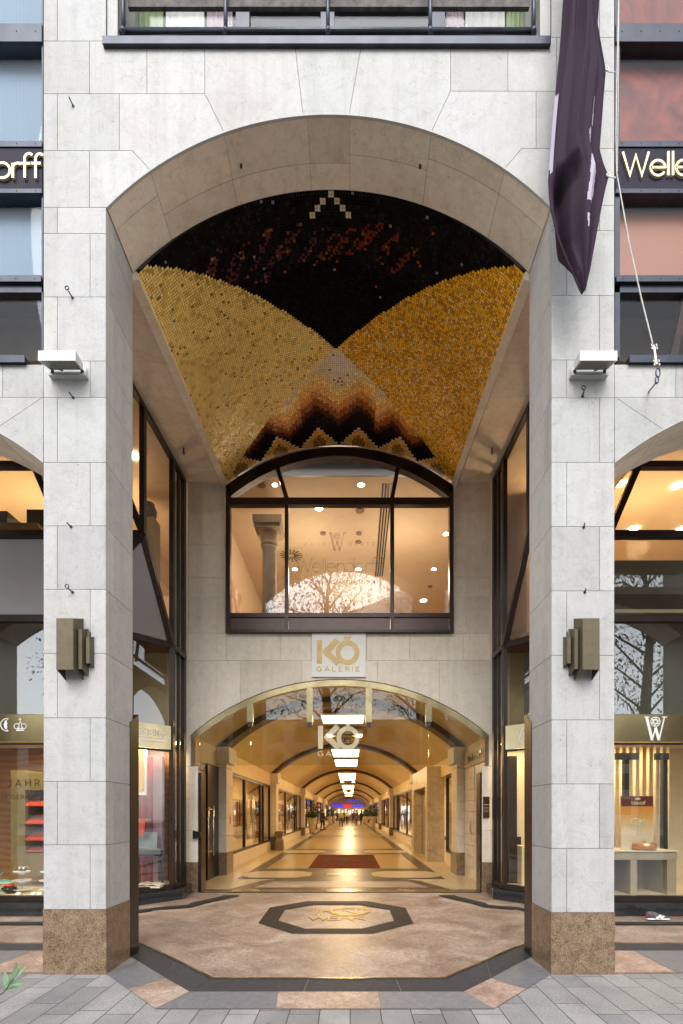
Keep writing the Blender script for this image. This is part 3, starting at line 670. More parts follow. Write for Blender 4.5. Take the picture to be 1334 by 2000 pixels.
for j in range(NV):
    Ya = D1+.006+(8.955-D1)*j/NV; Yb = D1+.006+(8.955-D1)*(j+1)/NV-.0030; Ym = (Ya+Yb)/2
    a, zs, zc, RR = sec(Ym); th = math.asin(a/RR)
    for i in range(NU):
        t0 = -th+2*th*i/NU; t1 = -th+2*th*(i+1)/NU-.0030/RR; om = RR*math.sin((t0+t1)/2)
        c = colour(i, j, om, Ym); ks = .0026
        dz = [rnd.uniform(-ks, ks)*.8 for _ in range(2)]
        vs = []
        for (tt, yy, s1, s2) in ((t0, Ya, -1, -1), (t1, Ya, 1, -1), (t1, Yb, 1, 1), (t0, Yb, -1, 1)):
            o = RR*math.sin(tt); a2, _, zc2, R2 = sec(yy); z = zc2-R2+math.sqrt(max(0, R2*R2-o*o))
            vs.append((AX+o, yy, z+s1*dz[0]+s2*dz[1]))
        mos.add(vs, [(0, 1, 2, 3)], c)
t = NT('glass_mosaic'); t.col(t.attr()); t.set(.3, 0, .1); lw_ = t.n('RGBToBW'); t.l(t.attr(), lw_.inputs[0]); t.l(t.math('MULTIPLY', lw_.outputs[0], .32), t.b.inputs['Specular IOR Level']); mosm = t.m
mos.build('mosaic', mosm, vault)
# stone edge strips along both springings, and the flat stone soffits beside the vault
for sg in (-1, 1):
    st = MB()
    P = []
    for Y in (D1+.002, D2-.01):
        a, zs, _, _ = sec(Y); P.append([(AX+sg*(a+.002), Y, zs+.02), (AX+sg*(a-.012), Y, zs-.055), (AX+sg*(a+.085), Y, zs-.075), (AX+sg*(a+.14), Y, zs+.09)])
    st.add(P[0]+P[1], [(0, 1, 5, 4), (1, 2, 6, 5), (2, 3, 7, 6), (3, 0, 4, 7), (0, 3, 2, 1), (4, 5, 6, 7)]); st.build('edge_trim', WARMLIME, vault)
bm_ = []
for sg, lab in ((-1, 'left'), (1, 'right')):
    th_ = thing('stone_beam', 'beige stone ceiling slabs between the mosaic and the %s shop glazing' % lab, 'ceiling beam', (AX+sg*2.5, D1, 7.4), 'stone beams beside the vault')
    mb = MB(); cuts = [D1+.003, 5.75, 6.35, 6.95, 7.5, 8.05, 8.55, D2-.004]
    zb = lambda Y: 7.36+(Y-D1)/(D2-D1)*.28
    xi, xo = 2.20, 2.86
    for a, b in zip(cuts, cuts[1:]):
        tint = TN(); tint = tuple(x*1.0 for x in tint)
        V = []
        for Y in (a+.002, b-.002):
            for X, dz in ((xi, 0), (xo, .06), (xo, .5), (xi, .5)): V.append((AX+sg*X, Y, zb(Y)+dz))
        mb.add(V, [(0, 1, 5, 4), (1, 2, 6, 5), (2, 3, 7, 6), (3, 0, 4, 7), (0, 3, 2, 1), (4, 5, 6, 7)], tint)
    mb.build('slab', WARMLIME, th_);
    mb = MB(); mb.tube([(AX+sg*2.55, 8.0, 7.58), (AX+sg*2.55, 8.0, 7.50)], .012, 8); mb.tube([(AX+sg*2.55+.02*math.cos(R(a)), 8.0, 7.485+.02*math.sin(R(a))) for a in range(0, 361, 40)], .005, 6); mb.build('ring_hook', IRON, th_)
# ================================================================== REAR WALL
def RX(x): return PX(x, D2)
def RZ(y): return PZ(y, D2)
wl = thing('entrance_wall', 'beige limestone wall at the back of the porch with a low wide arch', 'wall', (AX, D2, .07))
LC, LR_, LT = 663.5, None, 1326.0
_h = 292.0; _r = 110.0; LR_ = (_h*_h+_r*_r)/(2*_r)
def lowy(x): return LT+LR_-math.sqrt(max(0, LR_*LR_-(x-LC)**2))
core = MB(); pn = MB(); Yb0, Yb1 = D2+.012, D2+.30
def lowbot(x): return lowy(min(max(x, 371.5), 955.5))
colwall(core, 371.5, 955.5, lambda x: lowbot(x)-1.2, 1237.5, Yb0, Yb1, 48, RX, RZ)
# jambs
core.box(RX(338), RX(371.5), Yb0, Yb1, .05, RZ(1237.5)); core.box(RX(955.5), RX(990), Yb0, Yb1, .05, RZ(1237.5))
core.box(RX(338), RX(440), Yb0, Yb1, RZ(1237.5), RZ(880)); core.box(RX(887), RX(990), Yb0, Yb1, RZ(1237.5), RZ(880))
core.build('wall_core', JOINT, wl)
def wp(pts, y0=D2, tint=None):
    t_ = tint or TN(); cx = sum(p[0] for p in pts)/len(pts); cy = sum(p[1] for p in pts)/len(pts)
    q = [(p[0]+(.28 if p[0] < cx else -.28), p[1]+(.28 if p[1] < cy else -.28)) for p in pts]
    pn.prism([(RX(x), y0, RZ(y)) for x, y in q], (0, .016, 0), t_)
def wr(x0, x1, ya, yb, **k): wp([(x0, ya), (x1, ya), (x1, yb), (x0, yb)], **k)
ys = [940, 1000, 1064, 1128, 1166, 1237]
for k in range(5):
    wr(369, 440, ys[k], ys[k+1]); wr(887, 957, ys[k], ys[k+1])
    wr(345, 369, ys[k], ys[k+1], y0=D2+.07); wr(957, 985, ys[k], ys[k+1], y0=D2+.07)
pn2 = [345, 442, 548, 608, 716, 800, 905, 985]
for a, b in zip(pn2, pn2[1:]): wr(a, b, 1237, 1290)
def larc(xa, xb): return [(xa+(xb-xa)*i/14, lowy(xa+(xb-xa)*i/14)) for i in range(15)]
def wpa(pts): pn.prism([(RX(x), D2, RZ(y)) for x, y in pts], (0, .016, 0), TN())
lc = [345, 470, 590, 737, 858, 985]
for k, (a, b) in enumerate(zip(lc, lc[1:])):
    if k == 0: wpa([(345.3, 1290.3), (469.7, 1290.3)]+larc(469.7, 372)+[(372, 1496), (345.3, 1496)])
    elif k == 4: wpa([(858.3, 1290.3), (984.7, 1290.3), (984.7, 1496), (955, 1496)]+larc(955, 858.3))
    else: wpa([(a+.3, 1290.3), (b-.3, 1290.3)]+larc(b-.3, a+.3))
for a, b in ((1496.6, 1560), (1560, 1622), (1622, 1684)): wr(345, 369, a, b); wr(369, 386.5, a, b); wr(941, 959, a, b); wr(959, 985, a, b)
for sg in (-1, 1):                                           # sloped stop where the jamb thickens
    x0, x1 = (371.5, 386.5) if sg < 0 else (955.5, 941)
    pn.prism([(RX(x0), D2+.001, RZ(1496)), (RX(x1), D2+.001, RZ(1508)), (RX(x0), D2+.001, RZ(1508))], (0, .28, 0)); pn.box(RX(x0), RX(x1), D2+.02, Yb1, .07, RZ(1509))
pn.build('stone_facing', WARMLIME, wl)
for a, b in ((345, 387.2), (940.4, 985)):
    mb = MB(); mb.box(RX(a), RX(b), D2-.025, Yb1+.01, .05, RZ(1684)); mb.build('granite_base', BROWNGRAN, wl)
mb = MB(); vs = []; n = 40                                    # underside of the low arch
for i in range(n+1): x = 371.5+584*i/n; vs += [(RX(x), D2+.002, RZ(lowy(x))), (RX(x), Yb1, RZ(lowy(x)))]
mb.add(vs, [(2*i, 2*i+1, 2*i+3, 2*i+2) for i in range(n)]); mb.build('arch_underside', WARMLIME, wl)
# ================================================================== WINDOW OVER THE ARCH
def rivets(mb, pts, nrm, r=.0055):
    for p in pts: mb.disc(Vector(p), nrm, r, .004, 6)
win = thing('arched_window', 'dark bronze arched window with etched jeweller lettering above the white plaque', 'window', (RX(663), D2, RZ(1233)))
WXL, WXR, WC = 441, 885, 663
_h2 = 222.0; _r2 = 75.0; WR = (_h2*_h2+_r2*_r2)/(2*_r2)
def wy(x, off=0): r = WR-off; return 873+WR-math.sqrt(max(0, r*r-(x-WC)**2))
Yf = D2-.10
def fr(mb, x0, x1, y0, y1, ya=Yf, yb=Yf+.12): mb.box(PX(x0, Yf), PX(x1, Yf), ya, yb, PZ(y0, Yf), PZ(y1, Yf))
k_ = D2/Yf
fm = MB()
def wx(x): return PX(x, Yf)
def wz(y): return PZ(y, Yf)
n = 40; vs = []
xs_ = [WXL+444*i/n for i in range(n+1)]
for x in xs_:
    t_ = (x-WC)/222; xi = WC+(x-WC)*.962; zo = wz(wy(x)); zi = wz(wy(x)+17+5*abs(t_))
    vs += [(wx(x), Yf, zo), (wx(xi), Yf, zi), (wx(x), D2+.05, zo), (wx(xi), D2+.05, zi)]
fs = []
for i in range(n): a = 4*i; b = a+4; fs += [(a, b, b+1, a+1), (a, a+2, b+2, b), (a+1, b+1, b+3, a+3)]
fs += [(0, 1, 3, 2), (4*n, 4*n+2, 4*n+3, 4*n+1)]
fm.add(vs, fs)
rivets(fm, [(wx(WXL+20+k*40), Yf, wz(wy(WXL+20+k*40)+8)) for k in range(11)], (0, -1, 0))
fr(fm, 441, 449, 948, 1234); fr(fm, 878, 886, 948, 1234)
fm.build('frame', BRONZE, win)
mb = MB(); fr(mb, 449.2, 877.8, 971, 985, Yf+.005, Yf+.11); mb.build('transom', BRONZE, win)
for a, b, c in ((556, 563, 541), (762.5, 770, 778)):
    mb = MB(); fr(mb, a, b, 985.2, 1233, Yf+.003, Yf+.11)
    rivets(mb, [(wx((a+b)/2), Yf+.003, wz(y)) for y in range(1010, 1230, 36)], (0, -1, 0), .005); mb.build('mullion', BRONZE, win)
    mb = MB(); mb.bar((wx((a+b)/2), Yf+.055, wz(971)), (wx(c), Yf+.055, wz(wy(c)+16)), .075, .08, (0, 1, 0)); mb.build('mullion', BRONZE, win)
mb = MB(); fr(mb, 449.2, 877.8, 1197, 1205, Yf+.002, Yf+.11); fr(mb, 449.2, 877.8, 1229, 1234, Yf+.002, Yf+.11); mb.build('bottom_rail', BRONZE, win)
for a, b in ((449.5, 555.5), (563.5, 762), (770.5, 877.5)):
    mb = MB(); fr(mb, a, b, 1205.3, 1228.7, Yf+.03, Yf+.06); mb.build('base_panel', plain('brown_sheet', (.075, .045, .038), .35, .3), win)
for a, b in ((449.2, 555.8), (563.2, 762.3), (770.2, 877.8)):
    mb = MB(); fr(mb, a, b, 985.2, 1196.8, Yf+.05, Yf+.058); mb.build('pane', GLASSW, win)
mb = MB(); xs_ = [452+424*i/30 for i in range(31)]
pts = [(wx(x), Yf+.05, wz(min(970.5, wy(x)+14))) for x in xs_]+[(wx(876), Yf+.05, wz(970.6)), (wx(452), Yf+.05, wz(970.6))]
mb.prism(pts, (0, .008, 0)); mb.build('arched_pane', GLASSW, win)
mb = MB(); tx = TX(mb, (0, Yf+.048, 0), (1, 0, 0), (0, 0, 1), .002)
s9 = Yf/945
def put(tx, x, y, px, txt, **k): tx.text(PX(x, Yf), PZ(y, Yf), px*s9, txt, **k)
put(tx, 592, 1063, 6, 'WAHRE', serif=True, width=54*s9, sw=.13); put(tx, 680, 1063, 6, 'WERTE', serif=True, width=52*s9, sw=.13)
tx.double_w(PX(645, Yf), PZ(1073, Yf), 35*s9)
put(tx, 578, 1115, 28, 'Wellendorff', sw=.065, space=.05); put(tx, 582, 1137, 6, 'SCHMUCKMANUFAKTUR SEIT 1893', serif=True, sw=.14, width=162*s9)
mb.build('lettering', GREYLET, win)
# room behind it
rm = thing('upper_room', 'warm cream jewellery salon seen through the arched window, with sloping ceiling strip and downlights', 'room', (AX, 9.3, 4.7))
def wall_quad(mb, a, b, c, d): mb.add([a, b, c, d], [(0, 1, 2, 3)])
mb = MB(); rx0, rx1, ry0, ry1, rz0, rz1 = -2.75, 3.4, D2+.32, 16.8, 4.75, 8.05
mb.box(rx0-.1, rx0, ry0, ry1, rz0, rz1+.4); mb.box(rx1, rx1+.1, ry0, ry1, rz0, rz1+.4); mb.box(rx0, rx1, ry1, ry1+.1, rz0, rz1+.4); mb.build('wall', ROOMWALL, rm)
mb = MB(); mb.box(rx0, rx1, 9.37, ry1, rz1, rz1+.1); mb.box(rx0, rx1, ry0-.25, 9.37, rz1+.36, rz1+.46); mb.build('ceiling', ROOMWALL, rm)
mb = MB(); mb.box(rx0, rx1, 9.33, 9.369, rz1-.002, rz1+.36); mb.build('bulkhead', GREYPANEL, rm)
mb = MB(); mb.box(rx0, rx1, ry0, ry1, rz0-.1, rz0); mb.build('floor', WOOD, rm)
def on_ceiling(x, y, z=8.05): Y = (z-EYE)*945/(1587-y); return PX(x, Y), Y, z
for x, y, r, dl_ in ((537, 946, .05, 'left lit downlight above the window transom'), (705, 946, .06, 'right lit downlight above the window transom'), (623, 992, .075, 'bright downlight just under the transom in the middle pane'), (871, 1042, .06, 'downlight at the right edge of the right pane'), (576, 1111, .06, 'downlight low in the middle pane beside its left mullion'), (700, 1111, .06, 'downlight low in the middle pane behind the jeweller lettering'), (847, 1111, .06, 'downlight low in the right pane'), (827, 1172, .09, 'lowest downlight, close to the bottom of the right pane')):
    X, Y, Z = on_ceiling(x, y)
    d = thing('ceiling_downlight', dl_, 'downlight', (X, Y, Z-.004), 'salon ceiling downlights')
    mb = MB(); mb.disc((X, Y, Z-.012), (0, 0, 1), r, .008, 16); mb.build('lens', SPOT, d)
    mb = MB(); mb.tube([(X+r*1.12*math.cos(R(a)), Y+r*1.12*math.sin(R(a)), Z-.008) for a in range(0, 361, 24)], .008, 6, False); mb.build('ring', WHITEP, d)
for x, y, sl_ in ((510, 946, 'dark ceiling spot beside the left downlight above the transom'), (703, 997, 'round grey ceiling speaker high in the middle pane'), (631, 1041, 'pale ceiling sensor left of the window emblem'), (701, 1041, 'pale ceiling sensor right of the window emblem'), (700, 1058, 'round grey ceiling speaker just right of the window emblem'), (840, 1145, 'small grey ceiling speaker low in the right pane')):
    X, Y, Z = on_ceiling(x, y); mb = MB(); mb.disc((X, Y, Z-.02), (0, 0, 1), .07 if y > 1000 else .09, .018, 16)
    tag(mb.build('ceiling_speaker', plain('speaker_grey', (.25, .18, .12), .6), None), sl_, 'speaker', 'salon ceiling speakers')
mb = MB(); a = on_ceiling(757, 945); b = on_ceiling(740, 1125)
for k in range(4): mb.bar((a[0]-.09+.06*k, a[1], 8.043), (b[0]-.09+.06*k, b[1], 8.043), .03, .01)
tag(mb.build('slot_vent', BLACKM, None), 'long dark slotted air vent in the salon ceiling', 'air vent')
X, Y, Z = on_ceiling(569, 1084); mb = MB()
vt = thing('cassette_vent', 'square ceiling vent with black sunburst slots behind the arched window', 'air vent', (X, Y, Z))
mb.box(X-.34, X+.34, Y-.34, Y+.34, Z-.012, Z-.001); mb.build('plate', ROOMWALL, vt); mb = MB()
for k in range(16): a = math.pi*2*k/16; mb.bar((X+.08*math.cos(a), Y+.08*math.sin(a), Z-.017), (X+.29*math.cos(a), Y+.29*math.sin(a), Z-.017), .022, .008)
mb.build('slots', BLACKM, vt)
cl = thing('stone_column', 'grey marble column with carved capital inside the salon window', 'column', (-1.72, 10.3, 4.75))
mb = MB(); mb.lathe([(.20, 0), (.19, .1), (.165, .2), (.155, 1.0), (.145, 2.38), (.17, 2.42)], (-1.72, 10.3, 4.75), 24); mb.build('shaft', limestone('grey_marble', (.52, .43, .33), (.34, .26, .18), .6), cl, True)
mb = MB(); mb.lathe([(.15, 0), (.19, .05), (.17, .1), (.2, .3), (.27, .38)], (-1.72, 10.3, 7.17), 24); mb.box(-2.02, -1.42, 10.0, 10.6, 7.56, 7.72); mb.box(-1.98, -1.46, 10.04, 10.56, 7.48, 7.56); mb.build('capital', MATS['grey_marble'], cl)
mb = MB(); mb.box(-2.74, -2.70, 10.6, 12.0, 5.4, 6.9); tag(mb.build('wall_picture', plain('picture_print', (.62, .42, .30), .5, 0, .5, .5, 3), None), 'large portrait poster on the salon side wall behind the arched window', 'picture')
for x, y in ((-1.0, 11.2), (1.2, 11.2), (.2, 14.2)): lamp('POINT', rm, (x, y, 6.9), 24, (1, .82, .60), .3)
# ================================================================== CORNER AND SIDE SHOP FRONTS
ZT = 4.40; ZS = 5.64; ZTOP = 7.35
def shopfront(sg, left):
    m = lambda a: AX+sg*a                                     # distance from the axis -> X
    nm = 'left' if left else 'right'
    sf = thing('shop_front', ('dark bronze shop front left of the porch with grey panels and a cutlery display' if left else 'dark bronze shop front right of the porch with a jewellery display behind glass'), 'shop front', (m(3.2), DS, .05))
    A_ = (2.846, DS); B_ = (2.846, 8.30); C_ = (4.016, DS)      # plan points
    FR = MB(); w = .085
    def vbar(a, y, z0, z1, ww=.085, dd=.09): FR.box(m(a-ww/2), m(a+ww/2), y-dd/2, y+dd/2, z0, z1)
    # upper corner: mullion, side plane mullions, sloping bars
    vbar(2.85, DS, ZS, ZTOP+.4, .075); vbar(2.85, 8.30, .3, ZTOP+.45, .07, .10); vbar(2.85, 8.60, .3, ZTOP+.5, .05, .05); vbar(2.85, 8.86, .3, ZTOP+.5, .07, .09)
    FR.bar((m(2.85), DS-.5, ZTOP+.16), (m(2.85), 8.9, ZTOP+.30), .07, .09)
    FR.bar((m(2.846), DS, ZS), (m(2.846), 8.30, ZT), .085, .085, (1, 0, 0))
    FR.bar((m(2.846), DS, ZS), (m(4.016), DS, ZT), .085, .085, (0, 1, 0)); FR.bar((m(2.846), DS, ZS), (m(3.32), DS, 6.85), .085, .085, (0, 1, 0))
    FR.bar((m(2.846), 8.30, ZT), (m(4.016), DS, ZT), .09, .09); FR.bar((m(2.846), 8.30, ZT), (m(2.846), 8.9, ZT), .08, .08)
    FR.bar((m(2.86), DS, ZS), (m(9.2), DS, ZS), .10, .09, (0, 1, 0)); FR.bar((m(4.016), DS, ZT), (m(9.2), DS, ZT), .10, .095, (0, 1, 0))
    FR.bar((m(3.32), DS, 6.66), (m(4.46), DS, 6.66), .09, .09, (0, 1, 0)); FR.bar((m(4.44), DS, 6.66), (m(9.2), DS, 6.66), .09, .09, (0, 1, 0)); FR.bar((m(4.016), DS, ZS), (m(4.44), DS, 6.64), .085, .085, (0, 1, 0))
    vbar(4.016, DS, .3, ZT); vbar(5.35, DS, .3, 2.58, .06, .07); vbar(6.9, DS, .3, ZS, .08); vbar(9.15, DS, .3, ZTOP, .08)
    dx, dy = (4.016-2.846)/1.654, (DS-8.30)/1.654
    FR.bar((m(2.846), 8.30, .285), (m(4.016), DS, .285), .09, .08); FR.bar((m(2.846), 8.30, .285), (m(2.846), 8.9, .285), .08, .08); FR.bar((m(4.016), DS, .285), (m(9.2), DS, .285), .09, .08)
    FR.bar((m(2.846), 8.30, 2.60), (m(4.016), DS, 2.60), .05, .03); FR.bar((m(4.016), DS, 2.56), (m(9.2), DS, 2.56), .05, .03)
    for k in range(16): rivets(FR, [(m(4.2+k*.16), DS-.05, ZS), (m(4.2+k*.16), DS-.048, ZT)], (0, -1, 0), .006)
    for k in range(12):
        t_ = (k+.5)/12; rivets(FR, [(m(2.846)-sg*.0, 7.13+1.17*t_-.0, ZS+(ZT-ZS)*t_)], (-sg, 0, 0), .006)
    for k in range(17): rivets(FR, [(m(2.80), 8.28, .5+k*.24)], (-sg, -.6, 0), .006)
    FR.build('frame', BRONZE, sf)
    # glazing
    g = MB(); X = m(2.85)
    g.add([(X, DS+.04, ZS), (X, 8.27, ZT+.07), (X, 8.27, ZTOP+.3), (X, DS+.04, ZTOP+.2)], [(0, 1, 2, 3)]); g.add([(X, 8.33, ZT+.05), (X, 8.84, ZT+.05), (X, 8.84, ZTOP+.3), (X, 8.33, ZTOP+.3)], [(0, 1, 2, 3)])
    g.add([(X, 8.35, .33), (X, 8.82, .33), (X, 8.82, ZT-.05), (X, 8.35, ZT-.05)], [(0, 1, 2, 3)])
    for v in list(g.v): pass
    side = g.build('side_pane', GLASSR, sf)
    g = MB(); g.box(m(3.0), m(9.1), DS-.004, DS+.004, ZS+.05, ZTOP+.3); g.build('upper_pane', GLASSR, sf)
    g = MB(); g.prism([(m(2.89), DS, ZS-.10), (m(3.95), DS, ZT+.06), (m(2.89), 8.22, ZT+.06)], (0, 0.006, .004)); 
    o = g.build('corner_panel', GREYPANEL if left else GLASSR, sf)
    g = MB(); g.prism([(m(2.98), DS, ZS-.06), (m(9.1), DS, ZS-.06), (m(9.1), DS, ZT+.055), (m(4.10), DS, ZT+.055)], (0, .012, 0))
    if left: g.build('spandrel_panel', GREYPANEL, sf)
    else:
        g.build('spandrel_pane', GLASSR, sf)
        q = MB(); q.box(m(4.1), m(9.1), DS+.03, DS+.06, 4.56, 4.78); q.build('dark_band', BLACKM, sf); q = MB(); q.box(m(4.12), m(9.1), DS+.02, DS+.025, 4.50, 4.555); q.build('pale_ledge', PALEWOOD, sf)
    # glass above the brass band has a screen behind it; display glass below
    n_ = Vector((dy*sg, -dx, 0)).normalized()
    if n_.y > 0: n_ = -n_
    def chamfer(mbx, t0, t1, z0, z1, off, th):
        p = Vector((m(2.846+1.17*t0), 8.30-1.17*t0, 0))+n_*off; q = Vector((m(2.846+1.17*t1), 8.30-1.17*t1, 0))+n_*off
        mbx.prism([(p.x, p.y, z0), (q.x, q.y, z0), (q.x, q.y, z1), (p.x, p.y, z1)], n_*-th)
        return p, q
    g = MB(); chamfer(g, .06, .94, 3.02, ZT-.06, .0, .008); g.box(m(4.07), m(9.1), DS-.004, DS+.004, 3.0, ZT-.06); g.build('transom_pane', GLASSR, sf)
    g = MB(); chamfer(g, .05, .96, .33, 2.59, .0, .008); g.build('display_pane', GLASS, sf)
    for a, b in ((4.07, 5.31), (5.39, 6.85), (6.95, 9.1)): g = MB(); g.box(m(a), m(b), DS-.004, DS+.004, .33, 2.55); g.build('display_pane', GLASS, sf)
    q = MB(); q.box(m(4.25), m(9.0), DS+.45, DS+.47, 3.0, 5.5); q.build('screen', SHADEPANEL, sf)
    q = MB(); chamfer(q, .42 if left else .1, 1.0, 3.0, 4.3, -.4, .02); q.build('screen', SHADEPANEL, sf)
    # brass sign band
    q = MB(); p0, p1 = chamfer(q, .03, .97, 2.62, 3.02, .05, .03); bd = q.build('sign_band', BRASS, sf)
    q = MB(); q.box(m(4.06), m(9.1), DS-.055, DS-.03, 2.585, 2.985); bd2 = q.build('sign_band', BANDBRASS, sf)
    L = MB()
    if left:
        # chamfer band reads left to right from the pillar to the wall
        rt = (p0-p1).normalized(); base = p1+n_*.001
        tx = TX(L, base, rt, (0, 0, 1), .005); 
        tx.text(.33, 2.83, .095, 'ROBBE  BERKING', sw=.13, wide=.85, serif=True, width=1.125); tx.ribbon([(.33, 2.79), (1.455, 2.79)], .008)
        tx.text(.62, 2.70, .055, 'SILBER', sw=.14, width=.40); tx.ribbon([(1.08, 2.725), (1.455, 2.725)], .007); tx.ribbon([(.33, 2.725), (.56, 2.725)], .007)
        o = L.build('lettering', WHITELET, bd)
        L = MB(); tx = TX(L, (PX(11.5, DS), DS-.056, PZ(1429, DS)), (1, 0, 0), (0, 0, 1), .004); u = DS/945
        tx.ribbon([(7.5*u+12*u*math.cos(R(a)), 12*u+12*u*math.sin(R(a))) for a in range(75, 286, 15)], .012)         # crescent moon
        tx.poly([(9.5*u, 23*u), (3.5*u, 19*u), (1.5*u, 12*u), (3.5*u, 5*u), (9.5*u, 1*u), (7*u, 5*u), (9*u, 8*u), (6.6*u, 11*u), (9*u, 14*u), (7*u, 19*u)])
        cx = 33.5*u                                                     # crown
        tx.poly([(cx-8*u, 0), (cx+8*u, 0), (cx+8*u, 2.6*u), (cx-8*u, 2.6*u)])
        for q_ in (-1, 1):
            tx.ribbon([(cx+q_*(7*u+5*u*math.cos(R(a))), 9*u+5*u*math.sin(R(a))) for a in range(-60, 181, 24)], .010)
            tx.ribbon([(cx+q_*3*u, 3.4*u), (cx+q_*5*u, 8*u)], .010)
        tx.ribbon([(cx-2.6*u, 4*u), (cx-2.6*u, 14*u), (cx, 18*u), (cx+2.6*u, 14*u), (cx+2.6*u, 4*u)], .010)
        tx.ribbon([(cx, 17.5*u), (cx, 25*u)], .012); tx.ribbon([(cx-3*u, 22*u), (cx+3*u, 22*u)], .012)
        tx.ribbon([(cx-9*u, 4.4*u), (cx+9*u, 4.4*u)], .010)
        L.build('lettering', WHITELET, bd2)
        for wx0_, wy0_, wh_, wt_, ww_ in ((-38, 1536, 13, '150', 38), (16, 1536, 13, 'JAHRE', 79), (-38, 1561, 8, 'MADE', 32), (4, 1561, 8, 'IN', 10), (24, 1561, 8, 'GERMANY', 60)):
            L = MB(); tx = TX(L, (PX(wx0_, DS), DS-.006, 0), (1, 0, 0), (0, 0, 1), .002)
            tx.text(0, PZ(wy0_, DS), wh_*u, wt_.replace('Y', 'V'), sw=.11, width=ww_*u); L.build('lettering', BRONZE, sf)
    else:
        rt = (p1-p0).normalized(); base = p0+n_*.001
        tx = TX(L, base, rt, (0, 0, 1), .005); tx.text(.21, 2.79, .17, 'Wellendorff', sw=.09, space=.06); tx.text(.22, 2.68, .045, 'SCHMUCK', sw=.14, width=.9, serif=True)
        L.build('lettering', WHITELET, bd)
        L = MB(); tx = TX(L, (0, DS-.056, 0), (1, 0, 0), (0, 0, 1), .004); u = DS/945
        tx.double_w(PX(1258, DS), PZ(1447, DS), 45*u); L.build('lettering', WHITELET, bd2)
    # black plinth
    q = MB(); P_ = [(m(2.73), 8.97), (m(2.66), 8.32), (m(2.80), 8.17), (m(3.955), 7.01), (m(9.2), 7.01), (m(9.2), 7.16), (m(4.03), 7.16), (m(2.90), 8.28), (m(2.90), 8.97)]
    q.prism([(x, y, .05) for x, y in P_], (0, 0, .19)); q.build('plinth', BLACKGRAN, sf)
    # rooms: display niche and upper storey
    r1 = thing('shop_room', '%s shop interior with wood lined display niche and upper storey' % nm, 'room', (m(5.5), 8.4, .1))
    q = MB(); q.prism([(m(2.93), 8.95, .25), (m(2.93), 8.35, .25), (m(4.06), DS+.05, .25), (m(9.1), DS+.05, .25), (m(9.1), 8.95, .25)], (0, 0, .05)); q.build('display_floor', PALEWOOD, r1)
    q = MB(); q.box(m(2.95), m(9.1), 8.96, 9.0, .25, 2.75); q.box(m(9.1), m(9.16), DS+.05, 9.0, .25, 7.6); q.build('back_wall', WOOD if left else PALEWOOD, r1)
    q = MB(); q.prism([(m(2.93), 8.95, 2.74), (m(2.93), 8.35, 2.74), (m(4.06), DS+.05, 2.74), (m(9.1), DS+.05, 2.74), (m(9.1), 8.95, 2.74)], (0, 0, .05)); q.box(m(2.95), m(9.1), 8.96, 9.0, 2.8, 4.5); q.build('niche_ceiling', CREAM, r1)
    q = MB(); q.prism([(m(2.93), 12.4, 4.5), (m(2.93), 8.30, 4.5), (m(4.1), DS+.08, 4.5), (m(9.1), DS+.08, 4.5), (m(9.1), 12.4, 4.5)], (0, 0, .06)); q.build('upper_floor', WOOD, r1)
    q = MB(); q.box(m(2.90), m(9.1), 12.3, 12.4, 4.5, 7.9); q.box(m(2.80), m(2.90), 8.98, 12.3, 4.5, 7.9); q.build('upper_wall', ROOMWALL, r1)
    q = MB(); q.box(m(2.90), m(9.1), DS+.08, 12.4, 7.72, 7.8); q.build('upper_ceiling', ROOMWALL, r1)
    q = MB(); q.box(m(4.3), m(4.7), DS+.3, 12.3, 7.05, 7.70); q.build('ceiling_beam', CREAM, r1)
    for k in range(3): lamp('POINT', r1, (m(3.9+1.9*k), 9.4, 6.7), 30, (1, .70, .38), .2)
    lamp('AREA', r1, (m(4.7), 7.9, 2.72), 19, (1, .78, .46), 1.8, .7); lamp('AREA', r1, (m(3.35), 8.45, 2.72), 9, (1, .76, .46), .5, .5)
    return sf
shopfront(-1, True); shopfront(1, False)
# arcade ceiling over the side bays
for sg, lab in ((-1, 'left'), (1, 'right')):
    q = MB(); m = lambda a: AX+sg*a
    q.box(m(2.87), m(9.3), D1, DS+.1, 7.86, 7.95)
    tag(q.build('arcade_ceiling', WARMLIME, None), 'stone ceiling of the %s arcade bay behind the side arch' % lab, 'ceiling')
# solid wall over the side windows so sky cannot leak in
# ================================================================== UPPER SIDE WINDOWS OF THE FACADE
YU = 4.84
def UX(x): return PX(x, YU)
def UZ(y): return PZ(y, YU)
blindb = NT('pale_blue_blind'); w_ = blindb.n('TexWave'); w_.wave_type = 'BANDS'; w_.bands_direction = 'X'; w_.inputs['Scale'].default_value = 9; w_.inputs['Distortion'].default_value = 1; blindb.l(blindb.co(), w_.inputs['Vector'])
blindb.col(blindb.ramp(w_.outputs['Fac'], [(0, (.185, .275, .365)), (1, (.205, .295, .385))])); blindb.set(.7); blindb = blindb.m
blindr = NT('rust_blind'); n_ = blindr.noise(1.5, 5, .6, dist=1.2); w_ = blindr.n('TexWave'); w_.bands_direction = 'Z'; w_.inputs['Scale'].default_value = 14; w_.inputs['Distortion'].default_value = .6; blindr.l(blindr.co(), w_.inputs['Vector'])
blindr.col(blindr.mix(blindr.ramp(n_, [(.35, (.055, .009, .009)), (.66, (.30, .06, .03))]), (.22, .10, .09), blindr.math('MULTIPLY', w_.outputs['Fac'], .18))); blindr.set(.6); blindr = blindr.m
peach = plain('peach_panel', (.34, .14, .08), .5, 0, .5, .05, 1.5)
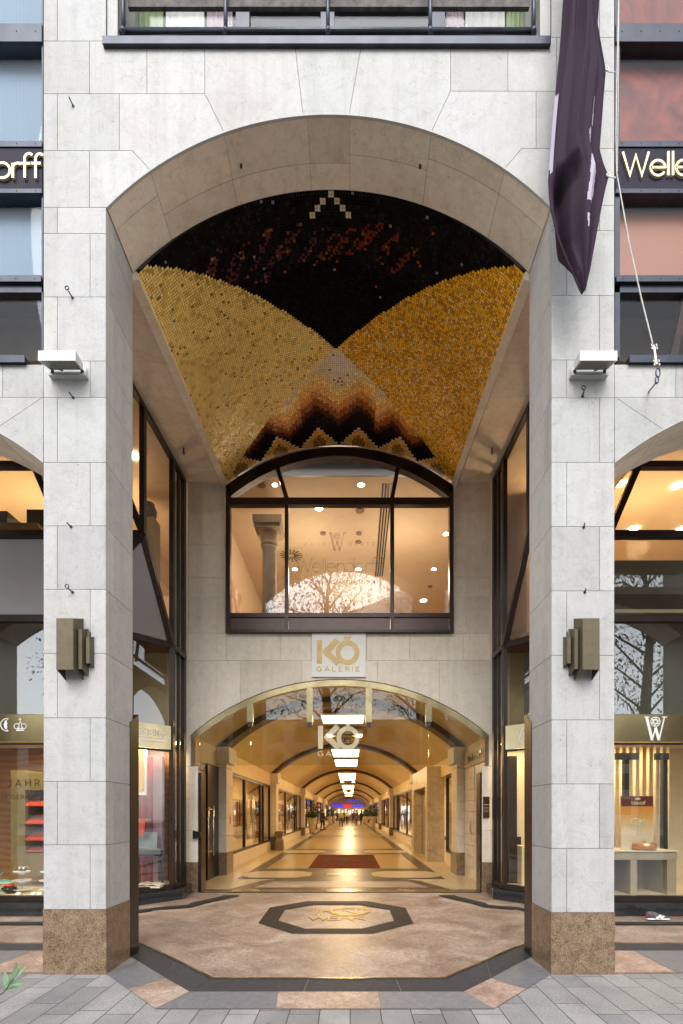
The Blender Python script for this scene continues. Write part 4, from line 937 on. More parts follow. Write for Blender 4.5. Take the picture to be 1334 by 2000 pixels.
def upper(sg, xa, xb):
    left = sg < 0
    th_ = thing('facade_window', ('tall blue blinded window bay left of the left pillar with a dark sign fascia' if left else 'tall rust red window bay right of the right pillar with a dark sign fascia'), 'window', (UX((xa+xb)/2), YU, UZ(712)))
    F = MB()
    def hb(y0, y1, d0=0, d1=.1): F.box(UX(xa), UX(xb), YU-d0, YU+d1, UZ(y0), UZ(y1))
    hb(55, 90, .03); hb(283, 294, .03); hb(376, 384, .03); hb(546, 558, .04); hb(-300, -270)
    hb(558.3, 573, .01)
    F.box(UX(xa), UX(xa)+.05, YU-.01, YU+.1, UZ(700), UZ(-300)); F.box(UX(xb)-.05 if not left else UX(xb)-.012, UX(xb), YU-.01, YU+.1, UZ(700), UZ(-300))
    for k in range(20):
        x = xa+12+k*(xb-xa-24)/19
        for y in (70, 288, 379.5, 552): rivets(F, [(UX(x), YU-.03 if y != 552 else YU-.04, UZ(y))], (0, -1, 0), .006)
    F.build('frame', IRON, th_)
    if not left:
        D_ = MB(); D_.bar((UX(1318), YU+.05, UZ(695)), (UX(1345), YU+.05, UZ(573)), .07, .07, (0, 1, 0)); D_.build('brace', BRONZE, th_)
    for (y0, y1) in ((-268, 54.5), (90.5, 282.5), (384.5, 545.5), (573.5, 699)):
        g = MB(); g.box(UX(xa)+.052, UX(xb)-.014, YU+.03, YU+.038, UZ(y1), UZ(y0)); g.build('pane', GLASSU, th_)
        if y0 < 500: g = MB(); g.box(UX(xa)+.02, UX(xb)-.002, YU+.12, YU+.13, UZ(y1), UZ(y0)); g.build('blind', (blindb if left else (peach if y0 == 384.5 else blindr)), th_)
        else: g = MB(); g.box(UX(xa)+.02, UX(xb)-.002, YU+.55, YU+.56, UZ(y1+30), UZ(y0-60)); g.box(UX(xa)+.02, UX(xb)-.002, YU+.16, YU+.20, UZ(699), UZ(683)); g.build('curtain', plain('brown_curtain', (.17, .115, .065), .8, 0, .2, .4, 1.3), th_)
    g = MB(); g.box(UX(xa)-.01, UX(xb)+.001, D0-.03, YU+.1, FZ(712), FZ(701)); g.box(UX(xa)-.01, UX(xb)+.001, D0-.036, D0-.0305, FZ(714), FZ(700)); g.build('sill', IRON, th_)
    g = MB(); g.box(UX(xa), UX(xb)-.001, YU-.02, YU+.06, UZ(375.5), UZ(294.5)); fa = g.build('sign_fascia', plain('dark_violet_fascia', (.018, .016, .03), .6, 0, .15), th_)
    L = MB(); tx = TX(L, (0, YU-.021, 0), (1, 0, 0), (0, 0, 1), .02); u = YU/945
    if left: tx.text(PX(79-281, YU), PZ(358, YU), 46*u, 'Wellendorff', sw=.10, space=.07)
    else: tx.text(PX(1212, YU), PZ(353, YU), 46*u, 'Wellendorff', sw=.10, space=.07)
    L.build('lettering', GOLDLET, fa)
    q = MB(); q.box(UX(xa), UX(xb), YU+.6, YU+.7, UZ(712), UZ(-300)); q.build('room_wall', plain('dim_room_wall', (.06, .05, .04), .9), th_)
upper(-1, -640, 85); upper(1, 1200, 1925)
# fill between sill band top and windows
# ================================================================== BALCONY
bal = thing('balcony', 'dark steel french balcony with railing above the big arch', 'balcony', (AX, D0-.1, FZ(90)))
def BX(x): return PX(x, 4.56)
def BZ(y): return PZ(y, 4.56)
mb = MB(); mb.box(BX(200), BX(1076), 4.565, D0+.3, BZ(85), BZ(73)); mb.box(BX(200), BX(1076), 4.555, 4.5645, BZ(86), BZ(71)); mb.build('ledge', IRON, bal)
rail = MB()
BZ = lambda y: PZ(y, 4.61)
for y in (61, -60): rail.tube([(BX(228), 4.61, BZ(y)), (BX(1050), 4.61, BZ(y))], .022 if y > 0 else .03, 10)
rail.build('rail', IRON, bal, True)
for x in (236, 438, 640, 842, 1046):
    p = MB(); p.tube([(BX(x), 4.61, BZ(72)), (BX(x), 4.61, BZ(-60))], .019, 10); p.lathe([(.001, -.03), (.03, -.015), (.03, .015), (.001, .03)], (BX(x), 4.61, BZ(62)), 10); p.build('post', IRON, bal, True)
mb = MB(); mb.box(BX(240), BX(1042), 4.66, 4.69, PZ(13, 4.66), PZ(-14, 4.66)); mb.build('apron_panel', plain('weathered_board', (.10, .09, .085), .8, 0, .4, .5, 12), bal)
bw = thing('balcony_window', 'wide window with green and white curtains behind the balcony railing', 'window', (AX, 5.0, FZ(80)))
mb = MB(); Yw = 4.98
def QX(x): return PX(x, Yw)
def QZ(y): return PZ(y, Yw)
for x, w in ((240, 14), (475, 26), (640, 26), (855, 26), (1040, 14)): mb.box(QX(x-w/2), QX(x+w/2), Yw-.03, Yw+.05, QZ(150), QZ(-260))
mb.box(QX(233), QX(1047), Yw-.025, Yw+.045, QZ(128), QZ(100)); mb.build('frame', IRON, bw)
for a, b in ((247, 462), (488, 627), (653, 842), (868, 1033)): g = MB(); g.box(QX(a), QX(b), Yw, Yw+.008, QZ(99), QZ(-260)); g.build('pane', GLASSU, bw)
gc = plain('green_curtain', (.30, .38, .20), .8); wc = plain('white_curtain', (.62, .62, .58), .8); pc = plain('mauve_curtain', (.36, .27, .30), .8)
for a, b, mt in ((265, 320, gc), (324, 400, wc), (404, 455, pc), (872, 905, pc), (909, 985, wc), (989, 1030, gc)):
    q = MB(); n = 14; vs = []
    for i in range(n+1):
        x = PX(a+(b-a)*i/n, 5.08); y = 5.08+.02*math.sin(i*2.1)
        vs += [(x, y, QZ(112)), (x, y, QZ(-260))]
    q.add(vs, [(2*i, 2*i+1, 2*i+3, 2*i+2) for i in range(n)]); q.build('curtain', mt, bw, True)
q = MB(); q.box(QX(225), QX(1055), 5.0, 5.7, QZ(-262), QZ(-250)); q.box(QX(225), QX(1055), 5.6, 5.7, QZ(200), QZ(-260)); q.box(QX(488), QX(842), 5.35, 5.45, QZ(60), QZ(20)); q.build('room_wall', plain('blue_dim_wall', (.10, .12, .15), .9), bw)
for xp, sg in ((207, 1), (1077, -1)):
    X = FX(xp); mb = MB(); mb.box(X+sg*.001, X+sg*.10, D0+.02, Yw+.1, FZ(80), FZ(-230)); o = mb.build('jamb', LIME, bw)
mb = MB(); mb.box(FX(207), FX(1077), D0+.02, Yw+.1, FZ(-230)-.001, FZ(-230)+.1); mb.build('lintel', LIME, bw)
# ================================================================== BRASS TRANSOM AND GLASS SIGN IN THE LOW ARCH
gs = thing('glass_transom', 'brass framed arched glass transom with the frosted gallery mark, hanging in the low arch', 'transom', (AX, D2, 2.4))
Yg = D2-.07; s8 = Yg/945
def GX(x): return PX(x, Yg)
def GZ(y): return PZ(y, Yg)
def gy(x): k = (x-LC)/292; return LT+2+LR_-math.sqrt(max(0, LR_*LR_-(x-LC)**2))
mb = MB(); n = 60; xs_ = [371.8+583.4*i/n for i in range(n+1)]; vs = []
for x in xs_:
    dxn = (x-LC)/LR_; dn = math.sqrt(1-dxn*dxn); wd = 11
    vs += [(GX(x), Yg, GZ(gy(x))), (GX(x-dxn*wd), Yg, GZ(gy(x)+dn*wd)), (GX(x), D2-.004, GZ(gy(x))), (GX(x-dxn*wd), D2-.004, GZ(gy(x)+dn*wd))]
fs = []
for i in range(n): a = 4*i; b = a+4; fs += [(a, b, b+1, a+1), (a, a+2, b+2, b), (a+1, b+1, b+3, a+3)]
fs += [(0, 1, 3, 2), (4*n, 4*n+2, 4*n+3, 4*n+1)]
mb.add(vs, fs); mb.build('arch_frame', RIMBRASS, gs)
for xa, xb, y1 in ((482.5, 494.5, 1410), (599, 611, 1411), (714, 726, 1411), (831, 843, 1410)):
    mb = MB(); x = (xa+xb)/2; mb.box(GX(xa), GX(xb), Yg-.02, Yg+.028, GZ(y1), GZ(gy(x)+12)); br_ = mb.build('bracket', RIMBRASS, gs)
    mb = MB(); mb.box(GX(xa+1.5), GX(xb-1.5), Yg+.0, Yg+.05, GZ(y1+8), GZ(y1)-.001); mb.build('glass_clip', IRON, br_)
for xa, xb in ((389, 488.5), (489.5, 837), (838, 938.5)):
    mb = MB(); m_ = 20; pts = []
    for i in range(m_+1): x = xa+(xb-xa)*i/m_; pts.append((GX(x), Yg+.03, GZ(gy(x)+14)))
    pts += [(GX(xb), Yg+.03, GZ(1494)), (GX(xa), Yg+.03, GZ(1494))]
    mb.prism(pts, (0, .010, 0)); mb.build('glass_pane', GLASSG, gs)
mb = MB(); tx = TX(mb, (0, Yg+.028, 0), (1, 0, 0), (0, 0, 1), .002)
tx.ko(GX(621), GZ(1462), 45*s8); tx.text(GX(621), GZ(1476.5), 9.5*s8, 'GALERIE', sw=.16, wide=1.25, width=82*s8); mb.build('lettering', FROST, gs)
for x0, x1 in ((387.5, 393), (938, 943.5)):
    mb = MB(); mb.box(PX(x0, D2), PX(x1, D2), D2+.002, D2+.28, .08, PZ(1509, D2)); tag(mb.build('door_jamb', BRONZE, None), 'dark bronze jamb at the %s side of the passage entrance' % ('left' if x0 < 600 else 'right'), 'door jamb')
# white plaque
pq = thing('gallery_plaque', 'square off-white plaque with gold mark between the arched window and the low arch', 'sign', (RX(661.5), D2-.03, RZ(1323)))
mb = MB(); mb.box(RX(609), RX(714), D2-.035, D2-.003, RZ(1323), RZ(1237)); mb.build('board', plain('off_white_board', (.74, .72, .66), .5, 0, .4, .03, 2), pq)
mb = MB(); tx = TX(mb, (0, D2-.036, 0), (1, 0, 0), (0, 0, 1), .004); s9b = D2/945
tx.ko(RX(619), RZ(1297.5), 46*s9b); tx.text(RX(619), RZ(1312), 8.5*s9b, 'GALERIE', sw=.18, wide=1.3, width=83*s9b); mb.build('lettering', plain('matt_gold', (.46, .32, .11), .45, .2), pq)
# ================================================================== SHOPPING PASSAGE
F0 = .07
def flat(mb, x0, x1, y0, y1, z): mb.add([(x0, y0, z), (x1, y0, z), (x1, y1, z), (x0, y1, z)], [(0, 1, 2, 3)])
mb = MB(); flat(mb, AX-4.2, AX+4.2, 9.0, 96, F0); struct(mb.build('passage_floor', CREAMFLOOR, None, origin=(0, 0, 0)))
dk = MB(); tn = MB(); pk = MB(); wt = MB()
def poly_f(mb, pts, z): mb.add([(AX+x, y, z) for x, y in pts], [tuple(range(len(pts)))])
poly_f(dk, [(-2.15, 9.26), (2.15, 9.26), (1.72, 10.45), (1.45, 10.72), (-1.45, 10.72), (-1.72, 10.45)], F0+.004)
poly_f(pk, [(-1.75, 9.5), (1.75, 9.5), (1.42, 10.35), (-1.42, 10.35)], F0+.008)
y = 10.75
segs = [(12.35, 17.4), (19.1, 29.6), (31.4, 41.4), (43.2, 54), (55.8, 74)]
for a, b in segs:
    poly_f(dk, [(-2.32, a), (2.32, a), (2.32, b), (-2.32, b)], F0+.004); poly_f(tn, [(-2.0, a+.35), (2.0, a+.35), (2.0, b-.35), (-2.0, b-.35)], F0+.008)
for c in (11.55, 18.25, 30.5, 42.3, 54.9):
    poly_f(dk, [(-2.32, c-.8), (2.32, c-.8), (2.32, c+.8), (-2.32, c+.8)], F0+.0035)
    for sg in (-1, 1):
        q = [(.72, c-.28), (1.02, c-.62), (2.05, c-.62), (2.32, c-.3), (2.32, c+.3), (2.05, c+.62), (1.02, c+.62), (.72, c+.28)]; poly_f(wt, [(sg*x, y) for x, y in q], F0+.0085)
    poly_f(tn, [(-.35, c-.25), (.35, c-.25), (.35, c+.25), (-.35, c+.25)], F0+.009)
struct(dk.build('floor_dark_inlay', DARKFLOOR, None, origin=(0, 0, 0))); struct(tn.build('floor_tan_field', TANFLOOR, None, origin=(0, 0, 0)))
struct(pk.build('floor_pink_panel', PINK, None, origin=(0, 0, 0))); struct(wt.build('floor_pale_pads', CREAMFLOOR, None, origin=(0, 0, 0)))
mat_ = thing('door_mat', 'rust red mat with dark letters on the passage floor', 'mat', (-.17, 14.6, F0))
mb = MB(); mb.box(-1.10, .80, 12.8, 16.8, F0+.010, F0+.022); mb.build('mat_carpet', plain('rust_carpet', (.10, .024, .009), .95, 0, .1, .2, 30, .3), mat_)
mb = MB(); tx = TX(mb, (-.72, 14.25, F0+.022), (1, 0, 0), (0, 1, 0), .002); tx.text(0, 0, 1.35, 'K', sw=.14, wide=.75); tx.ribbon([(.92+.42*math.cos(R(a)), .66+.62*math.sin(R(a))) for a in range(0, 361, 12)], .15); mb.build('lettering', plain('dark_rust', (.03, .008, .005), .95), mat_)
# vault
pv = thing('passage_vault', 'cream plaster barrel vault of the long shopping passage', 'ceiling', (AX, 45, 3.1))
zs0, zc0, ha = 3.08, 4.32, 2.98
pr = (ha*ha+(zc0-zs0)**2)/(2*(zc0-zs0))
def pvz(o, off=0): return zc0-pr+math.sqrt(max(0, (pr-off)**2-o*o))
mb = MB(); NXp = 36
for (ya, yb) in ((9.31, 30), (30, 60), (60, 88)):
    vs = []
    for i in range(NXp+1): o = -ha+2*ha*i/NXp; vs += [(AX+o, ya, pvz(o)), (AX+o, yb, pvz(o))]
    mb.add(vs, [(2*i, 2*i+1, 2*i+3, 2*i+2) for i in range(NXp)])
mb.build('plaster', CREAM, pv, True)
mb = MB()
for sg in (-1, 1): mb.box(AX+sg*2.94, AX+sg*3.6, 9.31, 88, 2.62, 3.09)
mb.build('cornice', CREAM, pv)
mb = MB(); mb.box(AX-3.6, AX+3.6, 9.31, 88, 4.34, 4.4); mb.build('roof_slab', JOINT, pv)
RIBY = [11.5, 19.2, 31, 42.5, 55.5, 69]
ribm = plain('brown_rib', (.105, .062, .032), .5, 0, .5, .3, 3)
for yr in RIBY:
    mb = MB(); vs = []
    for i in range(NXp+1):
        t_ = -1+2*i/NXp; th = math.asin(ha/pr)*t_
        for rr, yy in ((pr-.001, yr), (pr-.13, yr), (pr-.13, yr+.5), (pr-.001, yr+.5)): vs.append((AX+rr*math.sin(th), yy, zc0-pr+rr*math.cos(th)))
    fs = []
    for i in range(NXp):
        a = 4*i; b = a+4; fs += [(a, a+1, b+1, b), (a+1, a+2, b+2, b+1), (a+2, a+3, b+3, b+2)]
    mb.add(vs, fs); mb.build('rib', ribm, pv)
# pilasters
def pilaster(x, y, sg, label, first=None):
    if first is None:
        t_ = thing('stone_pilaster', label, 'pilaster', (0, 0, F0), 'pilasters along the passage')
        mb = MB(); z = F0+.53
        while z < 2.60: z2 = min(z+.40, 2.62); mb.box(-.135, .135, 0, .6, z+.003, z2-.003, TN()); z = z2
        mb.build('shaft', WARMLIME, t_)
        mb = MB(); mb.box(-.15, .15, -.03, .62, F0, F0+.53); mb.build('granite_base', BROWNGRAN, t_)
        mb = MB(); mb.box(-.145, .145, -.02, .61, 2.62, 2.72); mb.box(-.215, .215, -.06, .66, 2.722, 3.10); mb.build('capital', WARMLIME, t_)
    else:
        t_ = first.copy(); C.objects.link(t_); t_['label'] = label
        for ch in first.children: c = ch.copy(); C.objects.link(c); c.parent = t_
    t_.location = (x, y, F0); t_.scale = (1, 1, 1); return t_
ORD = ['nearest', 'second', 'third', 'fourth', 'fifth', 'sixth']
p0_ = None
for k, yr in enumerate(RIBY):
    for sg in (-1, 1):
        o = pilaster(AX+sg*2.86, yr-.05, sg, '%s beige stone pilaster on the %s side of the passage' % (ORD[k], 'left' if sg < 0 else 'right'), p0_)
        if p0_ is None: p0_ = o
# bays: glazed shop windows with lit rooms behind
warm = plain('lit_shop_wall', (.70, .55, .36), .6, 0, .4, .35, .8)
brn = plain('shop_brown', (.22, .11, .05), .5, 0, .4, .5, 3)
for sg, side in ((-1, 'left'), (1, 'right')):
    m = lambda a: AX+sg*a
    rmx = thing('passage_shops', 'lit shop interiors behind the %s hand glass fronts of the passage' % side, 'shop', (m(4.2), 40, F0))
    mb = MB(); mb.box(m(5.3), m(5.4), 9.31, 88, 0, 3.1); mb.box(m(3.1), m(5.3), 9.302, 9.36, 0, 3.1); mb.box(m(3.0), m(5.4), 9.31, 88, 3.1, 3.2); mb.build('wall', warm, rmx)
    mb = MB(); mb.box(m(3.04), m(5.3), 9.31, 88, F0-.05, F0+.02); mb.build('floor', PALEWOOD, rmx)
    for k in range(22):
        shelf = MB(); y = 12.6+k*2.6; shelf.box(m(5.0), m(5.28), y, y+rnd.uniform(.8, 1.6), .3, rnd.uniform(.9, 2.2)); shelf.build('display_shelf', (brn, warm, DARKRED, WHITEP)[(k*7) % 4], rmx)
    for k, y in enumerate((15.5, 24, 36, 48, 62)):
        mb = MB(); mb.box(m(3.6), m(4.4), y-.5, y+.5, 3.06, 3.095); mb.build('ceiling_light', LAMPW, rmx)
        lamp('AREA', rmx, (m(4.1), y, 3.04), 28, (1, .70, .36), 1, 5)
    ends_ = [9.36]+RIBY+[86]
    for k in range(len(ends_)-1):
        a = ends_[k]+(.56 if k else 0); b = ends_[k+1]-.08
        if k == 0 or k > 5: continue
        t_ = thing('passage_shop_window', '%s glazed shop front on the %s side of the passage, in dark bronze frames' % (ORD[k-1], side), 'shop window', (m(3.02), (a+b)/2, F0), 'shop windows along the passage')
        if sg > 0 and k == 1: a = 18.1-.0; 
        if sg > 0 and k == 1:
            a2, b2 = 12.1, 13.9
        else: a2, b2 = a, b
        X = m(3.0); fr_ = MB()
        for y in ([a2, b2] if sg > 0 and k == 1 else [a2, a2+(b2-a2)*.36, a2+(b2-a2)*.72, a2+(b2-a2)*.80, b2]): fr_.box(X-.04, X+.04, y-.05, y+.05, F0, 2.62)
        fr_.box(X-.045, X+.045, a2, b2, 2.53, 2.61); fr_.box(X-.045, X+.045, a2, b2, .42, .5); fr_.build('frame', BRONZE, t_)
        fr_ = MB(); fr_.box(X-.05, X+.06, a2, b2, F0, .42); fr_.build('sill', WARMLIME, t_)
        g = MB(); g.box(X-.004, X+.004, a2+.05, b2-.05, .5, 2.53); g.build('pane', GLASSR, t_)
        if not (sg > 0 and k == 1) and k < 4:
            h_ = MB(); y = a2+(b2-a2)*.5
            for yy in (y-.12, y+.12): h_.tube([(X-sg*.09, yy, .7), (X-sg*.09, yy, 2.2)], .016, 8)
            h_.build('handle', CHROME, t_, True)
# left entrance bay: red side door with long handle
dl = thing('side_door', 'dark red door with a long steel pull handle just inside the passage on the left', 'door', (AX-2.95, 10.3, F0))
mb = MB(); mb.box(AX-3.0, AX-2.94, 9.33, 10.54, F0, 2.62); mb.build('leaf', plain('oxblood_panel', (.17, .035, .02), .35, 0, .5, .2), dl)
mb = MB(); mb.box(AX-3.0, AX-2.90, 10.55, 11.42, F0, 2.62); mb.box(AX-3.0, AX-2.93, 9.33, 11.4, 2.45, 2.62); mb.build('frame', BLACKM, dl)
mb = MB()
for y in (10.25, 10.62): mb.tube([(AX-2.80, y, .60), (AX-2.80, y, 1.72)], .018, 8)
for z in (.72, 1.62): mb.tube([(AX-2.80, 10.25, z), (AX-2.80, 10.62, z)], .012, 8); mb.tube([(AX-2.80, 10.44, z), (AX-2.93, 10.44, z)], .012, 8)
mb.build('handle', CHROME, dl, True)
mb = MB(); mb.box(AX-2.955+.01, AX-2.925, 9.9, 10.0, .42, .54); mb.build('socket', WHITEP, dl)
mb = MB(); mb.prism([(PX(377, 8.95), 8.93, PZ(1622, 8.95)), (PX(392, 8.95), 8.93, PZ(1626, 8.95)), (PX(392, 8.95), 8.93, PZ(1633, 8.95)), (PX(377, 8.95), 8.93, PZ(1639, 8.95))], (0, .06, 0)); tag(mb.build('door_closer', BLACKM, None), 'small black wedge shaped reader on the left jamb of the passage', 'door reader')
mb = MB(); mb.box(AX-2.735, AX-2.72, 11.75, 11.85, 1.28, 1.48); tag(mb.build('fire_alarm', REDLACQ, None), 'small red fire alarm box on the nearest left pilaster', 'fire alarm')
# right entrance bay: cream panelled door with shop name
dr = thing('side_door', 'cream panelled door with vertical dark gap and shop name above, just inside the passage on the right', 'door', (AX+2.9, 10.3, F0))
mb = MB()
for k in range(10): mb.box(AX+2.90, AX+2.95, 9.34, 10.45, F0+.25*k+.004, F0+.25*(k+1)-.004); mb.box(AX+2.90, AX+2.95, 10.53, 11.4, F0+.25*k+.004, F0+.25*(k+1)-.004)
mb.build('leaf', plain('ivory_panel', (.70, .62, .50), .35), dr)
mb = MB(); mb.box(AX+2.955, AX+3.0, 9.31, 11.45, F0, 2.62); mb.build('dark_core', BRONZE, dr)
mb = MB(); mb.box(AX+2.88, AX+2.95, 9.32, 11.44, 2.58, 2.95); s_ = mb.build('sign_panel', plain('beige_panel', (.56, .43, .30), .5), dr)
mb = MB(); tx = TX(mb, (AX+2.878, 11.0, 2.68), (0, -1, 0), (0, 0, 1), .004); tx.text(0, 0, .16, 'Wellendorff', sw=.12, space=.1, width=1.3); mb.build('lettering', BRONZE, s_)
mb = MB(); mb.tube([(AX+2.87, 10.62, 1.1), (AX+2.84, 10.62, 1.15), (AX+2.84, 10.62, 1.4), (AX+2.87, 10.62, 1.45)], .014, 8); mb.build('handle', CHROME, dr, True)
# lit poster window, right
ps = thing('lit_poster', 'backlit perfume bottle poster behind glass on the right of the passage', 'poster', (AX+2.95, 13, .5))
pm = NT('poster_print'); sx = pm.n('SeparateXYZ'); pm.l(pm.co(), sx.inputs[0]); cc = pm.ramp(pm.math('MULTIPLY', sx.outputs['Z'], .4), [(.2, (.85, .88, .9)), (.38, (.8, .8, .76)), (.55, (.70, .38, .12)), (.75, (.42, .24, .08)), (.95, (.30, .20, .08))])
pm.col(cc); pm.l(cc, pm.b.inputs['Emission Color']); pm.b.inputs['Emission Strength'].default_value = .9; pm.set(.4)
mb = MB(); mb.box(AX+3.09, AX+3.12, 12.2, 13.8, .5, 2.5); mb.build('print', pm.m, ps)
mb = MB(); mb.lathe([(.16, 0), (.24, .05), (.25, .5), (.1, .58), (.09, .66), (.15, .68), (.15, .95), (.02, 1.0)], (AX+3.04, 13.3, .66), 16, .3, 1); mb.build('bottle', plain('pale_gold', (.75, .62, .35), .2, .6), ps, True)
# portal with recessed panel, right
pt = thing('marble_portal', 'projecting cream marble portal with a recessed grey sign panel on the right of the passage', 'portal', (AX+2.8, 16.2, F0))
mb = MB(); x0, x1, ya, yb, zt = AX+2.52, AX+3.05, 14.6, 18.0, 2.95
mb.box(x0, x1, ya, ya+.35, F0, zt); mb.box(x0, x1, yb-.35, yb, F0, zt); mb.box(x0, x1, ya+.352, yb-.352, 2.35, zt); mb.build('frame', marble('portal_marble', (.42, .34, .22), (.62, .53, .38), .3), pt)
mb = MB(); mb.box(x0+.30, x0+.36, ya+.352, yb-.352, F0, 2.348); o = mb.build('panel', GREYPANEL, pt)
mb = MB(); tx = TX(mb, (x0+.298, 16.9, 1.75), (0, -1, 0), (0, 0, 1), .004); tx.ko(0, 0, .36); tx.text(.1, -.45, .28, 'LO', sw=.14); mb.build('lettering', WHITELET, o)
# ceiling light panels and round lamp panels
def lightpanel(y0, y1, label, w=.56):
    t_ = thing('ceiling_light', label, 'ceiling light', (AX, (y0+y1)/2, 4.1), 'rectangular ceiling lights of the passage')
    mb = MB(); mb.box(AX-w-.04, AX+w+.04, y0-.04, y1+.04, 4.14, 4.20); mb.build('casing', WHITEP, t_)
    mb = MB(); mb.box(AX-w, AX+w, y0, y1, 4.125, 4.138); mb.build('diffuser', LAMPW, t_)
    lamp('AREA', t_, (AX, (y0+y1)/2, 4.11), (14*(y1-y0)**.5*1.2 if y0 > 15 else 32), (1, .61, .24), 1.1, y1-y0)
LPAN = [(12.9, 14.0), (19.9, 22.4), (23.8, 26.9), (32, 34.4), (35.4, 38.6), (46, 48.5), (50, 53), (58, 61), (63, 66), (72, 75)]
for k, (a, b) in enumerate(LPAN): lightpanel(a, b, ['nearest', 'second', 'third', 'fourth', 'fifth', 'sixth', 'seventh', 'eighth', 'ninth', 'farthest'][k]+' glowing rectangular panel along the crown of the passage vault')
for k, y in enumerate((16.3, 41, 56)):
    t_ = thing('medallion_lamp', '%s square ceiling plate with a round brass lamp in the passage vault' % ['nearest', 'middle', 'farthest'][k], 'ceiling lamp', (AX, y, 4.1), 'round lamps of the passage')
    mb = MB(); mb.box(AX-.62, AX+.62, y-1.0, y+1.0, 4.13, 4.2); mb.build('plate', WHITEP, t_)
    mb = MB(); mb.lathe([(.40, 4.129), (.42, 4.06), (.38, 4.03), (.30, 4.05), (.30, 4.128)], (AX, y, 0), 28); mb.build('ring', BRASS, t_, True)
    for q, (dx, dy) in enumerate(((-.1, -.15), (.12, .1), (-.05, .2))): mb = MB(); mb.lathe([(.01, 4.125), (.09, 4.09), (.11, 4.0), (.09, 3.93), (.01, 3.9)], (AX+dx, y+dy, 0), 14); mb.build('bulb_shade', BRASS, t_, True)
    for dx in (-.5, .5): mb = MB(); mb.box(AX+dx-.1, AX+dx+.1, y-.35, y+.2, 4.115, 4.129); mb.build('lamp_strip', LAMPW, t_)
    lamp('AREA', t_, (AX, y, 3.88), 30, (1, .61, .24), .7, .7)
# far end
en = thing('end_shop', 'far end shop front with blue and red lit signs at the end of the passage', 'shop', (AX, 87, F0))
mb = MB(); mb.box(AX-3.4, AX+3.4, 87.6, 87.8, 0, 4.6); mb.build('wall', plain('beige_end_wall', (.42, .34, .27), .6, 0, .4, .4, .7), en)
mb = MB(); mb.box(AX-2.9, AX+2.9, 86.5, 86.7, 3.15, 4.0); mb.build('header', WHITEP, en)
mb = MB(); mb.box(AX-.5, AX+1.9, 86.42, 86.49, 3.45, 3.85); mb.build('direction_sign', emis('blue_sign', (.02, .03, .18), .8), en)
mb = MB(); tx = TX(mb, (AX-.4, 86.41, 3.52), (1, 0, 0), (0, 0, 1), .01); tx.text(0, 0, .26, 'KOE 6 0'.replace('6', 'O'), sw=.2, width=2.1); mb.build('lettering', WHITELET, en)
for a, b, c, nmx in ((-2.9, -.9, (.05, .03, .5), 'blue'), (-.9, .5, (.7, .02, .03), 'red'), (.5, 2.6, (.05, .05, .42), 'violet')):
    mb = MB(); mb.box(AX+a, AX+b-.05, 86.3, 86.4, 2.55, 2.95); mb.build('lit_sign', emis(nmx+'_neon', c, .7), en)
for k in range(9): mb = MB(); x = AX-2.6+k*.62; mb.box(x, x+.34, 86.9, 87.0, rnd.uniform(.6, 1.4), rnd.uniform(1.8, 2.4)); mb.build('lit_display', emis('display_glow_%s' % 'abcdefghi'[k], (1, rnd.uniform(.5, .8), rnd.uniform(.2, .6)), rnd.uniform(.6, 2.5)), en)
# litter bin
tb = thing('litter_bin', 'waisted stone coloured litter bin beside the second left pilaster', 'litter bin', (AX-2.55, 18.9, F0))
bx_, by_ = AX-2.56, 18.95; mb = MB()
for z0, z1, a, b in ((F0, .45, .15, .14), (.45, .56, .14, .085), (.56, .66, .085, .13), (.66, .80, .13, .17)):
    vs = [(bx_+sx*r, by_+sy*r, z) for z, r in ((z0, a), (z1, b)) for sx, sy in ((-1, -1), (1, -1), (1, 1), (-1, 1))]
    mb.add(vs, [(0, 1, 5, 4), (1, 2, 6, 5), (2, 3, 7, 6), (3, 0, 4, 7)]+([(0, 3, 2, 1)] if z0 == F0 else [])+([(4, 5, 6, 7)] if z1 == .80 else []))
mb.build('bin_body', plain('bin_bronze', (.24, .17, .09), .4, .4), tb); mb = MB(); mb.box(bx_-.12, bx_+.12, by_-.12, by_+.12, .801, .815); mb.build('lid', BLACKM, tb)
# planters
def leafquads(mb, c, n, rx, rz, L, rng, down=.3, tm=(.7, 1.4)):
    for _ in range(n):
        while True:
            p = Vector((rng.uniform(-1, 1), rng.uniform(-1, 1), rng.uniform(-1, 1)))
            if p.length <= 1: break
        p = Vector((p.x*rx, p.y*rx, p.z*rz)); d = (p.normalized()+Vector((rng.uniform(-.7, .7), rng.uniform(-.7, .7), rng.uniform(-.7, .3)-down))).normalized()
        s_ = d.cross(Vector((rng.uniform(-1, 1), rng.uniform(-1, 1), 1))).normalized(); l = L*rng.uniform(.6, 1.2); q = Vector(c)+p; w = l*.2
        up = s_.cross(d)*w*.35; k = rng.uniform(*tm)
        mb.add([q, q+d*l*.45+s_*w+up, q+d*l, q+d*l*.45-s_*w+up, q+d*l*.5], [(0, 1, 4), (1, 2, 4), (2, 3, 4), (3, 0, 4)], (k, k, k*.9))
def tintleaf(name, c):
    t = NT(name); t.col(t.mix(t.ramp(t.noise(5, 3), [(.3, tuple(x*.7 for x in c)), (.7, tuple(x*1.3 for x in c))]), t.attr(), 1, 'MULTIPLY')); t.set(.38, 0, .5); return t.m
PLANTM = tintleaf('planter_leaf', (.035, .07, .022)); TREEM = tintleaf('tree_leaf', (.075, .085, .03)); OLIVEM = tintleaf('olive_leaf', (.13, .19, .12))
pbase = None
